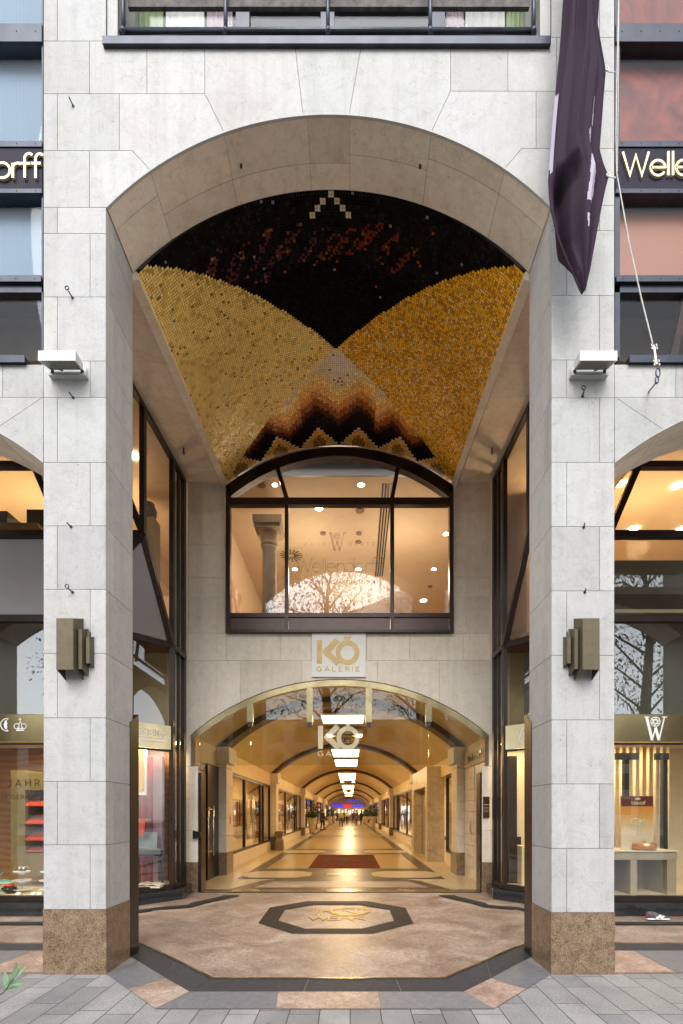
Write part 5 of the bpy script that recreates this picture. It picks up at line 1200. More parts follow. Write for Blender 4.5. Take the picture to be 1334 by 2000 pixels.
for k, (x, y, side, h) in enumerate(((-2.6, 33, 'left', 1.0), (-2.4, 57, 'left', 1), (-2.35, 70, 'left', 1), (2.12, 45, 'right', 1), (1.98, 60, 'right', 1), (2.2, 76, 'right', 1))):
    lab = '%s tall cream vase planter with a bushy dark plant on the %s of the passage' % (['nearest', 'second', 'third', 'nearest', 'second', 'third'][k], side)
    if pbase is None:
        pbase = thing('planter', lab, 'planter', (0, 0, F0), 'vase planters in the passage')
        mb = MB(); mb.lathe([(.17, F0), (.20, .3), (.26, .8), (.31, 1.15), (.30, 1.20), (.27, 1.20), (.26, 1.10)], (0, 0, 0), 24); mb.build('vase', plain('cream_vase', (.66, .55, .38), .4), pbase, True)
        mb = MB(); mb.tube([(0, 0, 1.1), (.02, .02, 1.5), (0, 0, 2.0)], [.03, .025, .015], 7); mb.build('stem', BARK, pbase)
        mb = MB(); leafquads(mb, (0, 0, 1.68), 520, .48, .52, .2, rnd); mb.build('foliage', PLANTM, pbase); o = pbase
    else:
        o = pbase.copy(); C.objects.link(o); o['label'] = lab
        for ch in pbase.children: c = ch.copy(); C.objects.link(c); c.parent = o
    o.location = (x, y, F0); o.rotation_euler.z = k*1.1
    if y > 50: o.scale = (.9, .9, .9)
# ================================================================== PEOPLE IN THE PASSAGE
SKIN = plain('skin', (.50, .30, .20), .5)
def person(x, y, rot, stride, coat, coatlen, trousers, hairc, label, h=1.70, arms=.1, bag=False):
    t_ = thing('person', label, 'person', (x, y, F0), 'people walking in the passage'); t_.rotation_euler.z = rot
    k = h/1.72
    def skin(name, verts, edges, radii, mt, sub=2):
        me = bpy.data.meshes.new(name); me.from_pydata([Vector(v)*k for v in verts], edges, []); o = bpy.data.objects.new(name, me); C.objects.link(o); o.parent = t_
        me.materials.append(mt); md = o.modifiers.new('skin', 'SKIN'); sv = me.skin_vertices[0] if len(me.skin_vertices) else None
        for i, r in enumerate(radii): sv.data[i].radius = (r[0]*k, r[1]*k)
        sv.data[0].use_root = True; md.use_smooth_shade = True; sb = o.modifiers.new('sub', 'SUBSURF'); sb.levels = 1; sb.render_levels = sub; return o
    s = stride
    V = [(0, 0, .93), (0, 0, 1.08), (0, 0, 1.28), (0, -.005, 1.41), (0, -.01, 1.48), (0, -.02, 1.56), (0, -.02, 1.66),
         (.09, 0, .88), (.10, -s*.5, .50), (.10, -s*.6+.02, .10), (.10, -s*.6-.11, .04),
         (-.09, 0, .88), (-.10, s*.45-.03, .50), (-.10, s*.85, .12), (-.10, s*.85-.10, .04),
         (.18, 0, 1.38), (.225, s*.3*arms*3, 1.12), (.215, s*.3*arms*3-.12, .90), (.21, s*.3*arms*3-.16, .82),
         (-.18, 0, 1.38), (-.225, -s*.3*arms*3, 1.12), (-.215, -s*.3*arms*3-.10, .90), (-.21, -s*.3*arms*3-.14, .82)]
    E_ = [(0, 1), (1, 2), (2, 3), (3, 4), (4, 5), (5, 6), (0, 7), (7, 8), (8, 9), (9, 10), (0, 11), (11, 12), (12, 13), (13, 14), (3, 15), (15, 16), (16, 17), (17, 18), (3, 19), (19, 20), (20, 21), (21, 22)]
    Rr = [(.14, .11), (.13, .10), (.15, .11), (.10, .08), (.05, .05), (.075, .085), (.07, .085), (.085, .085), (.058, .058), (.04, .04), (.03, .04), (.085, .085), (.058, .058), (.04, .04), (.03, .04), (.055, .055), (.043, .043), (.032, .032), (.03, .02), (.055, .055), (.043, .043), (.032, .032), (.03, .02)]
    skin('body', V, E_, Rr, SKIN)
    # clothing follows the body a centimetre outside it
    skin('trousers', [V[0], V[7], V[8], V[9], V[11], V[12], V[13]], [(0, 1), (1, 2), (2, 3), (0, 4), (4, 5), (5, 6)], [(.15, .12), (.095, .095), (.07, .07), (.052, .052), (.095, .095), (.07, .07), (.052, .052)], trousers)
    sl = skin('sleeves', [V[3], V[15], V[16], V[17], V[19], V[20], V[21]], [(0, 1), (1, 2), (2, 3), (0, 4), (4, 5), (5, 6)], [(.11, .09), (.066, .066), (.056, .056), (.046, .046), (.066, .066), (.056, .056), (.046, .046)], coat)
    mb = MB(); zb = 1.46-coatlen; mb.lathe([(a*k, z*k) for a, z in ((.20 if coatlen > .6 else .17, zb), (.185, zb+(1.0-zb)*.5 if zb < 1 else zb+.05), (.165, 1.10), (.185, 1.30), (.175, 1.40), (.10, 1.46), (.06, 1.49))], (0, 0, 0), 20, 1.0, .72)
    o = mb.build('coat', coat, None, True, origin=(0, 0, 0)); o.parent = t_; o.location = (0, 0, 0)
    mb = MB(); mb.lathe([(a*k, z*k) for a, z in ((.07, 1.56), (.098, 1.62), (.105, 1.68), (.09, 1.735), (.05, 1.765), (.005, 1.775))], (0, .018, 0), 16, 1, 1.05); o = mb.build('hair', hairc, None, True, origin=(0, 0, 0)); o.parent = t_
    for sx in (-1, 1):
        mb = MB(); yy = (-s*.6 if sx > 0 else s*.85); mb.tube([(sx*.10*k, (yy+.06)*k, .045), (sx*.10*k, (yy-.05)*k, .05), (sx*.10*k, (yy-.19)*k, .03)], [.045, .048, .03], 8); o = mb.build('shoe', BLACKM, None, True, origin=(0, 0, 0)); o.parent = t_
    if bag:
        mb = MB(); mb.box(.22, .30, -.12, .16, .86, 1.12); mb.tube([(.26, -.08, 1.12), (.2, 0, 1.42), (.26, .1, 1.12)], .01, 5); o = mb.build('handbag', BLACKM, None, origin=(0, 0, 0)); o.parent = t_
    return t_
BLK = plain('black_wool', (.016, .014, .016), .8); BEI = plain('beige_wool', (.42, .32, .20), .8); WHT = plain('white_cotton', (.6, .55, .46), .8); NVY = plain('dark_trousers', (.03, .028, .03), .8); GRY = plain('grey_wool', (.12, .10, .085), .8)
HD = plain('dark_hair', (.03, .018, .012), .6); HB = plain('blond_hair', (.30, .19, .09), .6)
person(PX(630, 42), 42, .9, .14, BLK, .72, BLK, HD, 'person in a black coat with a handbag standing beside the nearest left planter', 1.72, .1, True)
person(PX(666, 50), 50, .2, .22, BEI, .72, BLK, HB, 'person in a beige coat walking towards the entrance', 1.70)
person(PX(678, 62), 62, -.1, .20, WHT, .42, NVY, HD, 'person in a white shirt and dark trousers walking in the passage', 1.80)
person(PX(696, 56), 56, 2.8, .24, GRY, .45, GRY, HD, 'person in a grey jacket walking away at the right of the passage', 1.72)
person(PX(705, 60), 60, 2.4, .12, BLK, .60, BLK, HD, 'person in a dark coat farther right near the right planters', 1.70)
person(PX(659, 74), 74, .1, .16, GRY, .5, BLK, HD, 'person in dark clothes far back near the end shop', 1.72)
person(PX(672, 66), 66, 2.9, .2, NVY, .45, NVY, HD, 'person in a navy jacket walking away between the beige coat and the white shirt', 1.75)
person(PX(690, 70), 70, .3, .2, GRY, .6, BLK, HB, 'person with fair hair in a long grey coat near the end shop', 1.68)
person(PX(716, 66), 66, 1.8, .05, BLK, .45, NVY, HD, 'person in a short black jacket by the right shop fronts', 1.74)
# ================================================================== SMALL THINGS ON THE FACADE
def sconce(sg, cx, label):
    """folded olive brass wall lamp of three stepped channels"""
    t_ = thing('wall_lamp', label, 'wall lamp', (cx, D0, FZ(1330)), 'folded brass wall lamps')
    m = lambda a: cx+sg*a
    for (x0, x1, dp, zt, zb) in ((-.115, .035, .155, FZ(1212)-.04, FZ(1314)-.015), (.056, .084, .10, FZ(1230)-.03, FZ(1320)+.035), (.108, .136, .065, FZ(1245)-.02, FZ(1312)+.06)):
        mb = MB(); th_ = .006
        mb.box(m(x0), m(x1), D0-dp, D0-dp+th_, zb, zt)
        for x in (x0, x1):
            f_ = .012 if x == x1 else -.006
            mb.prism([(m(x), D0-dp+.001, zb+.001), (m(x+f_), D0-.004, zb-.055*(dp/.15)), (m(x+f_), D0-.004, zt+.055*(dp/.15)), (m(x), D0-dp+.001, zt-.001)], (sg*.005, 0, 0))
        mb.build('channel', OLIVEBRASS, t_)
    mb = MB(); mb.box(m(-.09), m(.12), D0-.03, D0-.001, FZ(1300), FZ(1235)); mb.build('back_plate', OLIVEBRASS, t_)
sconce(1, FX(153), 'olive brass folded wall lamp on the left pillar'); sconce(-1, FX(1131), 'olive brass folded wall lamp on the right pillar')
def flood(px, label, flip):
    cx = FX(px); z0 = FZ(742)
    t_ = thing('floodlight', label, 'floodlight', (cx, D0, z0), 'grey floodlights on the pillars')
    mb = MB(); mb.box(cx-.175, cx+.175, D0-.05, D0-.001, z0, z0+.028); mb.box(cx-.165, cx+.165, D0-.02, D0-.002, z0+.029, z0+.10); mb.build('bracket', LAMPGREY, t_)
    mb = MB()
    S_ = [(-.17, -.21, z0-.012), (.17, -.21, z0-.012), (.17, -.21, z0+.078), (-.17, -.21, z0+.078), (-.155, -.06, z0+.040), (.155, -.06, z0+.040), (.155, -.06, z0+.098), (-.155, -.06, z0+.098)]
    mb.add([(cx+x, D0+y, z) for x, y, z in S_], [(0, 1, 2, 3), (5, 4, 7, 6), (3, 2, 6, 7), (4, 0, 3, 7), (1, 5, 6, 2), (0, 4, 5, 1)]); mb.build('housing', plain('white_enamel', (.56, .56, .54), .35, 0, .5, .05, 9), t_)
    mb = MB(); mb.add([(cx+x, D0+y, z) for x, y, z in ((-.155, -.20, z0-.011), (.155, -.20, z0-.011), (.143, -.07, z0+.033), (-.143, -.07, z0+.033))], [(0, 1, 2, 3)]); mb.build('lens', plain('lamp_glass_grey', (.16, .155, .12), .15), t_)
    mb = MB()
    for sx in (-.14, .14): mb.tube([(cx+sx, D0-.045, z0+.02), (cx+sx, D0-.045, z0+.05)], .015, 8)
    mb.tube([(cx-flip*.05, D0-.03, z0+.06), (cx-flip*.1, D0-.08, z0+.04), (cx-flip*.12, D0-.04, z0+.08)], .006, 6); mb.build('hinge', IRON, t_)
flood(137, 'light grey box floodlight high on the left pillar', 1); flood(1147, 'light grey box floodlight high on the right pillar', -1)
def hook(px, py, kind, label):
    mb = MB(); x, z = FX(px), FZ(py); mb.tube([(x, D0, z), (x-.012, D0-.05, z+.012)], .006, 7); mb.disc((x, D0-.004, z), (0, 1, 0), .014, .004, 10)
    if kind: mb.tube([(x-.02+.018*math.cos(R(a)), D0-.06, z+.03+.018*math.sin(R(a))) for a in range(0, 361, 30)], .0045, 6)
    tag(mb.build('iron_hook', IRON, None), label, 'hook')
hook(142, 582, 1, 'small rusty eye bolt above the left floodlight'); hook(143, 777, 0, 'small iron pin below the left floodlight'); hook(142, 1157, 1, 'small eye bolt above the left brass wall lamp')
hook(1142, 1157, 0, 'small iron pin above the right brass wall lamp'); hook(1138, 774, 1, 'small eye bolt below the right floodlight'); hook(143, 207, 0, 'short iron pin high on the left pillar')
hook(139, 1029, 0, 'tiny iron stub midway up the left pillar'); hook(1140, 1030, 0, 'tiny iron stub midway up the right pillar')
mb = MB(); mb.tube([(FX(459), 4.85, FZ(arcy(459))-.004), (FX(459), 4.85, FZ(arcy(459))-.03)], .012, 8); tag(mb.build('iron_hook', IRON, None), 'dark iron stub in the left part of the big arch soffit', 'hook')
mb = MB(); mb.tube([(FX(828), 4.85, FZ(arcy(828))-.004), (FX(828), 4.85, FZ(arcy(828))-.03)], .012, 8); tag(mb.build('iron_hook', IRON, None), 'dark iron stub in the right part of the big arch soffit', 'hook')
# plaque and intercom right of the passage mouth
mb = MB(); X0, X1 = PX(944, D2), PX(954, D2); q = thing('bronze_notice', 'small dark bronze notice plate on the right jamb of the passage', 'notice', ((X0+X1)/2, D2, RZ(1597)))
mb.box(X0-.01, X1+.01, D2-.03, D2-.003, RZ(1597), RZ(1556)); mb.build('plate', plain('old_bronze', (.11, .07, .035), .35, .7), q); mb = MB(); tx = TX(mb, (X0, D2-.031, RZ(1578)), (1, 0, 0), (0, 0, 1), .002)
tx.ribbon([(0, .06), (.09, .06)], .012); tx.ribbon([(.0, 0), (.09, 0)], .008); tx.ribbon([(.0, -.04), (.09, -.04)], .006); tx.ribbon([(.0, -.07), (.09, -.07)], .006); mb.build('lettering', GOLDLET, q)
# ================================================================== FURLED BANNER AND ROPE
bn = thing('furled_banner', 'violet grey furled banner with white letter fragments hanging in front of the right pillar', 'banner', (PX(1140, 4.2), 4.2, PZ(572, 4.2)))
prof = [(-260, 1118, 1188), (-120, 1112, 1182), (0, 1105, 1175), (30, 1103, 1172), (80, 1099, 1179), (130, 1093, 1186), (180, 1088, 1181), (230, 1083, 1177), (290, 1078, 1172), (315, 1076, 1179), (342, 1074, 1190), (370, 1075, 1183), (400, 1078, 1177), (440, 1086, 1170), (480, 1099, 1163), (515, 1112, 1157), (545, 1125, 1150), (560, 1131, 1147), (572, 1138, 1143)]
def at_prof(y):
    for (a, l0, r0), (b, l1, r1) in zip(prof, prof[1:]):
        if a <= y <= b: t_ = (y-a)/(b-a); return l0+(l1-l0)*t_, r0+(r1-r0)*t_
    return prof[-1][1:]
NYb, NXb = 170, 60
mb = MB(); vs = []; ts = []
def inp(px, py, P):
    c = False; j = len(P)-1
    for i in range(len(P)):
        if (P[i][1] > py) != (P[j][1] > py) and px < (P[j][0]-P[i][0])*(py-P[i][1])/(P[j][1]-P[i][1])+P[i][0]: c = not c
        j = i
    return c
white_shapes = [[(1088, 172), (1093, 175), (1087, 230), (1080, 330), (1076, 330), (1079, 250)], [(1158, 195), (1160, 196), (1156, 250), (1153, 248)], [(1151, 256), (1152, 285), (1149, 305), (1143, 278)], [(1147, 320), (1154, 330), (1160, 345), (1158, 380), (1150, 408), (1139, 418), (1136, 412), (1143, 372)],
                [(1137, 440), (1152, 443), (1150, 447), (1142, 447), (1142, 451), (1153, 453), (1152, 456), (1144, 456), (1145, 461), (1155, 463), (1152, 467), (1140, 465)]]
grid = {}
for j in range(NYb+1):
    y = -260+(572+260)*j/NYb; l, r_ = at_prof(y)
    for i in range(NXb+1):
        u = i/NXb; px = l+(r_-l)*u
        amp = .05*min(1, (r_-l)/80)
        big = math.sin(u*7+1.2+.8*math.sin(y*.006))
        fold = .9*(abs(((u*3.3+.0007*y+.05*math.sin(y*.011)) % 1)-.5)*4-1)+.35*math.sin(u*21-y*.003)+.6*big
        dark_hollow = max(0, 1-abs(u-.28)/.26)*max(0, min(1, (y-325)/30))*.24*max(0, min(1, (540-y)/80))
        bulge = -.10*math.sin(math.pi*u)*(1-max(0, (y-400)/172)*.6)
        D = 4.22+amp*fold*.9+bulge+dark_hollow
        grid[(i, j)] = (Vector((PX(px, 4.2), D, PZ(y, 4.2))), px, y)
for j in range(NYb):
    for i in range(NXb):
        a, b, c, d = grid[(i, j)], grid[(i+1, j)], grid[(i+1, j+1)], grid[(i, j+1)]
        mx = (a[1]+c[1])/2; my = (a[2]+c[2])/2
        w_ = any(inp(mx, my, P) for P in white_shapes)
        mb.add([a[0], b[0], c[0], d[0]], [(0, 1, 2, 3)], (12, 18, 13) if w_ else (1, 1, 1))
t = NT('violet_nylon'); t.col(t.mix((.036, .021, .036), t.attr(), 1, 'MULTIPLY')); t.set(.8, 0, .12); t.bump(t.noise(8, 2, .5, dist=.6), .1, .02)
o = mb.build('cloth', t.m, bn)
bmx = bmesh.new(); bmx.from_mesh(o.data); bmesh.ops.remove_doubles(bmx, verts=bmx.verts, dist=1e-5); bmesh.ops.recalc_face_normals(bmx, faces=bmx.faces); bmx.to_mesh(o.data); bmx.free(); o.data.polygons.foreach_set('use_smooth', [True]*len(o.data.polygons))
for y, x in ((134, 1186), (341, 1188)):
    mb = MB(); mb.tube([(PX(x-2, 4.2), 4.21, PZ(y, 4.2)), (PX(x+6, 4.2), 4.22, PZ(y-1, 4.2)), (PX(x+17, 4.2), 4.22, PZ(y, 4.2))], .006, 6); mb.tube([(PX(x, 4.2)+.014*math.cos(R(a)), 4.2, PZ(y, 4.2)+.014*math.sin(R(a))) for a in range(0, 361, 40)], .004, 5); mb.build('clip', WHITELET, bn)
rp = thing('halyard_rope', 'thin white rope running down beside the banner to a shackle', 'rope', (PX(1281, 4.2), 4.2, PZ(740, 4.2)))
P4 = lambda x, y: (PX(x, 4.23), 4.23, PZ(y, 4.23))
mb = MB(); mb.tube([P4(1211, -250), P4(1208, 0), P4(1205, 140), P4(1203, 260), P4(1204, 335)], .0045, 6); mb.tube([P4(1204, 335), P4(1228, 470), P4(1252, 580), P4(1276, 676)], .0055, 6); mb.tube([P4(1209, 0), P4(1206, 335)], .003, 5); mb.build('rope', plain('pale_rope', (.55, .53, .48), .8, 0, .3, .2, 60), rp)
mb = MB(); mb.tube([P4(1277, 676), P4(1282, 712)], .010, 7)
for y in (675, 681, 706, 713): 
    for k in range(2): x = 1277+(y-676)*.14; c = Vector(P4(x, y)); mb.tube([(c.x+(.022+.006*k)*math.cos(R(a)), c.y-.005, c.z+.012*math.sin(R(a))) for a in range(0, 361, 45)], .004, 5)
mb.build('turnbuckle', CHROME, rp)
mb = MB(); c = P4(1285, 728); mb.tube([(c[0]+.018*math.cos(R(a)), c[1], c[2]+.04*math.sin(R(a))) for a in range(0, 361, 30)], .006, 6); c = P4(1283, 742); mb.tube([(c[0]+.014*math.cos(R(a)), c[1], c[2]+.03*math.sin(R(a))) for a in range(0, 361, 30)], .006, 6); mb.tube([P4(1281, 748), (PX(1273, 4.55), 4.59, PZ(764, 4.59))], .008, 6); mb.build('shackle', IRON, rp)
# ================================================================== DISPLAY GOODS
def SX(x, D=DS+.5): return PX(x, D)
# right bay: pedestal, poster, jewel dish, posts
pd_ = thing('display_pedestal', 'grey and cream jewellery pedestal with a deep open shelf in the right shop window', 'pedestal', (4.55, 7.7, .3))
DP = 7.35; X0, X1 = PX(1203, DP), PX(1322, DP); Zp = PZ(1664, DP)
mb = MB(); X0 = X0-.15
mb.box(X0, X1, DP, 8.0, Zp-.12, Zp); mb.box(X0, X0+.12, DP+.02, 8.0, .3, Zp-.121); mb.box(PX(1232, DP), PX(1240, DP)+.04, DP+.01, 8.0, .3, Zp-.121); mb.box(X1-.14, X1, DP+.01, 8.0, .3, Zp-.121); mb.box(X0, X1, 7.96, 8.0, .3, Zp-.121); mb.build('cabinet', plain('taupe_lacquer', (.33, .27, .19), .35), pd_)
mb = MB(); mb.box(X0-.02, X1+.02, DP-.02, 8.0, Zp+.001, Zp+.02); mb.build('top', PALEWOOD, pd_)
po = thing('ring_poster', 'standing poster of gold rings on an orange ground in the right shop window', 'poster', (PX(1244, 7.6), 7.6, Zp+.02))
pm = NT('ring_poster_print'); sx = pm.n('SeparateXYZ'); pm.l(pm.co(), sx.inputs[0]); z0p, z1p = Zp+.02, PZ(1555, 7.55)
mr = pm.n('MapRange'); mr.inputs['From Min'].default_value = z0p; mr.inputs['From Max'].default_value = z1p; pm.l(sx.outputs['Z'], mr.inputs['Value'])
cc = pm.ramp(mr.outputs[0], [(0, (.62, .52, .40)), (.35, (.66, .50, .32)), (.6, (.66, .32, .08)), (.805, (.62, .22, .03)), (.815, (.12, .02, .01))]); pm.t.nodes[-1]; pm.col(cc); pm.set(.35)
mb = MB(); XA, XB = PX(1214, 7.55), PX(1276, 7.55); mb.box(XA, XB, 7.55, 7.58, z0p, z1p); mb.build('board', pm.m, po)
mb = MB(); tx = TX(mb, (XA, 7.549, z0p), (1, 0, 0), (0, 0, 1), .003); hh = z1p-z0p
tx.text(.15, hh*.845, .05, 'Wellendorff', sw=.12, space=.1, width=.22); tx.poly([(.22, hh*.93), (.28, hh*.93), (.30, hh*.96), (.25, hh*.975), (.20, hh*.96)])
for cx, cy, rx, ry in ((.22, .52, .075, .055), (.20, .44, .11, .04), (.33, .50, .07, .05), (.31, .47, .08, .045)): tx.ribbon([(cx+rx*math.cos(R(a)), cy*hh+ry*math.sin(R(a))) for a in range(0, 361, 15)], .016)
mb.build('ring_picture', GOLDLET, po)
mb = MB(); cx = PX(1260, 7.48); mb.lathe([(.15, 0), (.17, .03), (.165, .10), (.15, .11), (.13, .10)], (cx, 7.50, Zp+.022), 26); mb.lathe([(.12, .10), (.02, .11), (.02, .14), (.005, .145)], (cx, 7.50, Zp+.022), 20)
tag(mb.build('jewellery_dish', plain('rose_gold', (.62, .27, .12), .25, .6), None, True), 'round copper coloured jewellery dish on the pedestal in the right shop window', 'dish')
mb = MB()
for x, a in ((1230, -1), (1306, 1)): mb.box(PX(x-4.5, 7.9), PX(x+4.5, 7.9), 7.98, 8.06, .3, 2.52); mb.box(PX(x-22 if a < 0 else x-20, 7.9), PX(x+22 if a < 0 else x+6, 7.9), 7.96, 8.02, 2.42, 2.53)
tag(mb.build('display_posts', BLACKM, None), 'pair of black T-shaped display posts behind the ring poster', 'display stand')
mb = MB()
for k in range(9): x = PX(1208+k*13.5, 8.3); mb.tube([(x, 8.45, .3), (x, 8.45, 2.7)], .028, 8); 
tag(mb.build('tube_screen', plain('cream_tubes', (.62, .50, .30), .35), None, True), 'screen of thin cream tubes behind the right window display', 'screen')
wk = thing('white_plinth_display', 'slim cream display plinth inside the right corner window', 'plinth', (PX(1022, 8.4), 8.5, .3)); mb = MB(); mb.box(PX(1019, 8.35), PX(1040, 8.35), 8.35, 8.75, .3, PZ(1653, 8.35)); mb.build('plinth_block', CREAM, wk)
mb = MB(); mb.box(PX(1012, 8.8), PX(1021, 8.8), 8.88, 8.95, PZ(1651, 8.9), PZ(1634, 8.9)); tag(mb.build('wall_socket', BLACKM, None), 'small dark socket box on the wall inside the right corner window', 'socket')
mb = MB(); mb.box(PX(992, 8.6), PX(1008, 8.6), 8.55, 8.63, .3, 2.55); tag(mb.build('dark_pillar', BRONZE, None), 'tall dark upright inside the right corner window', 'upright')
# left bay: olive cabinet with red cutlery shelves, cake stands
cb = thing('cutlery_cabinet', 'olive lacquer cabinet with four sloping red shelves of silver cutlery in the left shop window', 'cabinet', (PX(55, 8.2), 8.2, .3))
DC = 8.15; mb = MB(); xa, xb = PX(21, DC), PX(118, DC)
mb.box(xa, xa+.24, DC, DC+.5, PZ(1712, DC)+.0, PZ(1504, DC)); mb.box(xa+.24, xb, DC, DC+.5, PZ(1543, DC), PZ(1508, DC)); mb.box(xa+.24, xb, DC, DC+.5, PZ(1712, DC), PZ(1664, DC)); mb.box(xa+.24, xb, DC+.4, DC+.5, PZ(1664, DC), PZ(1543, DC)); mb.build('carcass', OLIVE, cb)
for k, (yt, yb) in enumerate(((1546, 1571), (1584, 1606), (1618, 1638), (1650, 1663))):
    mb = MB(); z1, z0 = PZ(yt, DC), PZ(yb, DC); mb.prism([(xa+.245, DC+.38, z1), (xa+.245, DC+.0, z0), (xa+.245, DC+.0, z0-.03), (xa+.245, DC+.38, z0-.03)], (xb-xa-.25, 0, 0)); sh = mb.build('shelf', REDLACQ, cb)
    mb = MB()
    for j in range(14):
        x = xa+.27+j*.045+rnd.uniform(-.01, .01); y0_ = DC+.03; t0 = .10; t1 = .78
        zz = lambda t_: z0+(z1-z0)*t_+.008
        mb.bar((x, DC+.38*t0, zz(t0)), (x-.07, DC+.38*t1, zz(t1)), .013, .005); mb.bar((x-.055, DC+.38*.62, zz(.62)+.003), (x-.078, DC+.38*.86, zz(.86)+.003), .026, .005)
    mb.build('cutlery', plain('silver', (.85, .83, .78), .2, .7), sh)
for cxp, top, tiers, lab in ((43, 1677, 3, 'three tier white porcelain cake stand left of the pair in the left shop window'), (96, 1690, 3, 'three tier white porcelain cake stand partly behind the left pillar')):
    D = 7.6; x = PX(cxp, D); t_ = thing('cake_stand', lab, 'cake stand', (x, D, .3))
    zb = .3
    for k in range(tiers):
        z = PZ(1738-k*17, D); mb = MB(); r_ = .15-.012*k; mb.lathe([(.03, -.03), (.05, -.01), (r_*.8, .0), (r_, .018), (r_*.97, .022), (r_*.6, .008), (.01, .006)], (x, D, z), 26); mb.build('plate', WHITEP, t_, True)
    mb = MB(); mb.tube([(x, D, zb), (x, D, PZ(1738-2*17, D)+.02)], .006, 6); mb.tube([(x+.14*math.cos(R(a)), D, PZ(1738, D)+.30+.08*math.sin(R(a))) for a in range(0, 181, 20)], .004, 5); mb.build('rod', CHROME, t_)
for cxp in (38, 46): mb = MB(); x = PX(cxp, 7.55); z = PZ(1738-34, 7.6)+.023; mb.lathe([(.028, 0), (.032, .01), (.033, .075), (.029, .075)], (x, 7.56, z), 16); tag(mb.build('silver_beaker', plain('beaker_steel', (.35, .33, .3), .2, .9), None, True), '%s silver beaker on top of the left cake stand' % ('left hand' if cxp == 38 else 'right hand'), 'beaker')
for k, xp in enumerate((35, 64, 76)): mb = MB(); x = PX(xp, 7.35); mb.prism([(x-.035, 7.33, .301), (x+.035, 7.33, .301), (x+.035, 7.37, .335), (x-.035, 7.37, .335)], (0, .012, 0)); tag(mb.build('price_card', WHITEP, None), '%s small white price card on the display floor of the left shop window' % ['left', 'middle', 'right'][k], 'price card')
mb = MB(); x = PX(18, 7.5); mb.lathe([(.07, 0), (.10, .03), (.10, .09), (.06, .10)], (x, 7.5, .3), 18); o = tag(mb.build('black_bowl', BLACKM, None, True), 'black bowl with a red rim at the left edge of the left shop window', 'bowl')
mb = MB(); mb.lathe([(.06, .10), (.075, .12), (.05, .15)], (x, 7.5, .3), 16); c_ = mb.build('red_cloth', REDLACQ, o)
# left corner window: yellow board, red drape, box, book
def CP(x, y, D): return (PX(x, D), D, PZ(y, D))
mb = MB(); mb.box(PX(250, 8.35), PX(283, 8.35), 8.4, 8.44, PZ(1553, 8.4), PZ(1462, 8.4)); o = tag(mb.build('display_board', WHITEP, None), 'white edged yellow board hanging in the left corner window', 'display board')
mb = MB(); mb.box(PX(246, 8.35), PX(279, 8.35), 8.385, 8.398, PZ(1545, 8.4), PZ(1463, 8.4)); mb.build('board_face', plain('amber_board', (.62, .36, .09), .5), o)
dr_ = MB(); n = 30; vs = []
for i in range(n+1):
    x = PX(250, 8.7)+(PX(318, 8.7)-PX(250, 8.7))*i/n; yy = 8.72+.05*math.sin(i*.9)+.02*math.sin(i*2.3); vs += [(x, yy, .3), (x, yy+.02, 2.55)]
dr_.add(vs, [(2*i, 2*i+1, 2*i+3, 2*i+2) for i in range(n)]); tag(dr_.build('red_drape', DARKRED, None, True), 'dark red draped cloth hanging behind the goods in the left corner window', 'drape')
mb = MB(); mb.box(PX(299, 8.55), PX(317, 8.55), 8.55, 8.6, .3, 2.55); tag(mb.build('mauve_panel', plain('mauve_board', (.24, .13, .15), .5), None), 'tall mauve panel inside the left corner window', 'panel')
D = 8.35; st_ = thing('display_stool', 'low round legged stool with a red draped top in the left corner window', 'stool', (PX(268, D), D, .3))
mb = MB(); mb.box(PX(250, D), PX(286, D), D-.1, D+.2, PZ(1605, D), PZ(1600, D)); mb.build('top', PALEWOOD, st_); mb = MB(); mb.tube([CP(262, 1606, D), CP(262, 1668, D)], .05, 10); mb.build('leg', BRONZE, st_); mb = MB(); mb.prism([CP(272, 1599, D-.11), CP(284, 1599, D-.11), CP(280, 1632, D-.11), CP(270, 1632, D-.11)], (0, .01, 0)); mb.build('red_cloth', REDLACQ, st_)
bxh = thing('cutlery_case', 'open dark grey case with raised lid of cutlery in the left corner window', 'case', (PX(285, 8.2), 8.2, .85))
z = PZ(1668, 8.15); mb = MB(); mb.box(PX(258, 8.15), PX(316, 8.15), 8.1, 8.35, z, z+.07); mb.build('tray', plain('slate_case', (.10, .11, .12), .4), bxh); mb = MB(); mb.prism([(PX(262, 8.3), 8.34, z+.07), (PX(304, 8.3), 8.34, z+.07), (PX(302, 8.3), 8.42, z+.36), (PX(262, 8.3), 8.42, z+.36)], (0, .02, 0)); mb.build('lid', plain('slate_lid', (.17, .19, .20), .3), bxh)
mb = MB(); mb.box(PX(256, 8.2), PX(318, 8.2), 8.08, 8.4, z-.03, z-.001); mb.box(PX(262, 8.2), PX(270, 8.2), 8.2, 8.3, .3, z-.031); mb.box(PX(304, 8.2), PX(310, 8.2), 8.3, 8.36, .3, z-.031); mb.build('stand', BRONZE, bxh)
mb = MB()
for k in range(7): mb.bar((PX(263+k*6.5, 8.15), 8.16, z+.078), (PX(266+k*6.5, 8.15), 8.30, z+.09), .008, .004)
mb.build('cutlery', MATS['silver'], bxh)
bk = thing('open_book', 'open picture book lying on the sill of the left corner window', 'book', (PX(297, 8.0), 8.0, .3))
mb = MB(); n = 10
for sx in (-1, 1):
    vs = []
    for i in range(n+1): u_ = i/n; x = PX(292, 8.1)+sx*u_*.22; zz = .335+.03*math.sin(math.pi*min(1, u_*1.2))*(1-u_*.5); vs += [(x, 7.98, zz), (x, 8.22, zz+.02)]
    mb.add(vs, [(2*i, 2*i+1, 2*i+3, 2*i+2) for i in range(n)]); mb.box(PX(292, 8.1), PX(292, 8.1)+sx*.215, 7.985, 8.215, .302, .332)
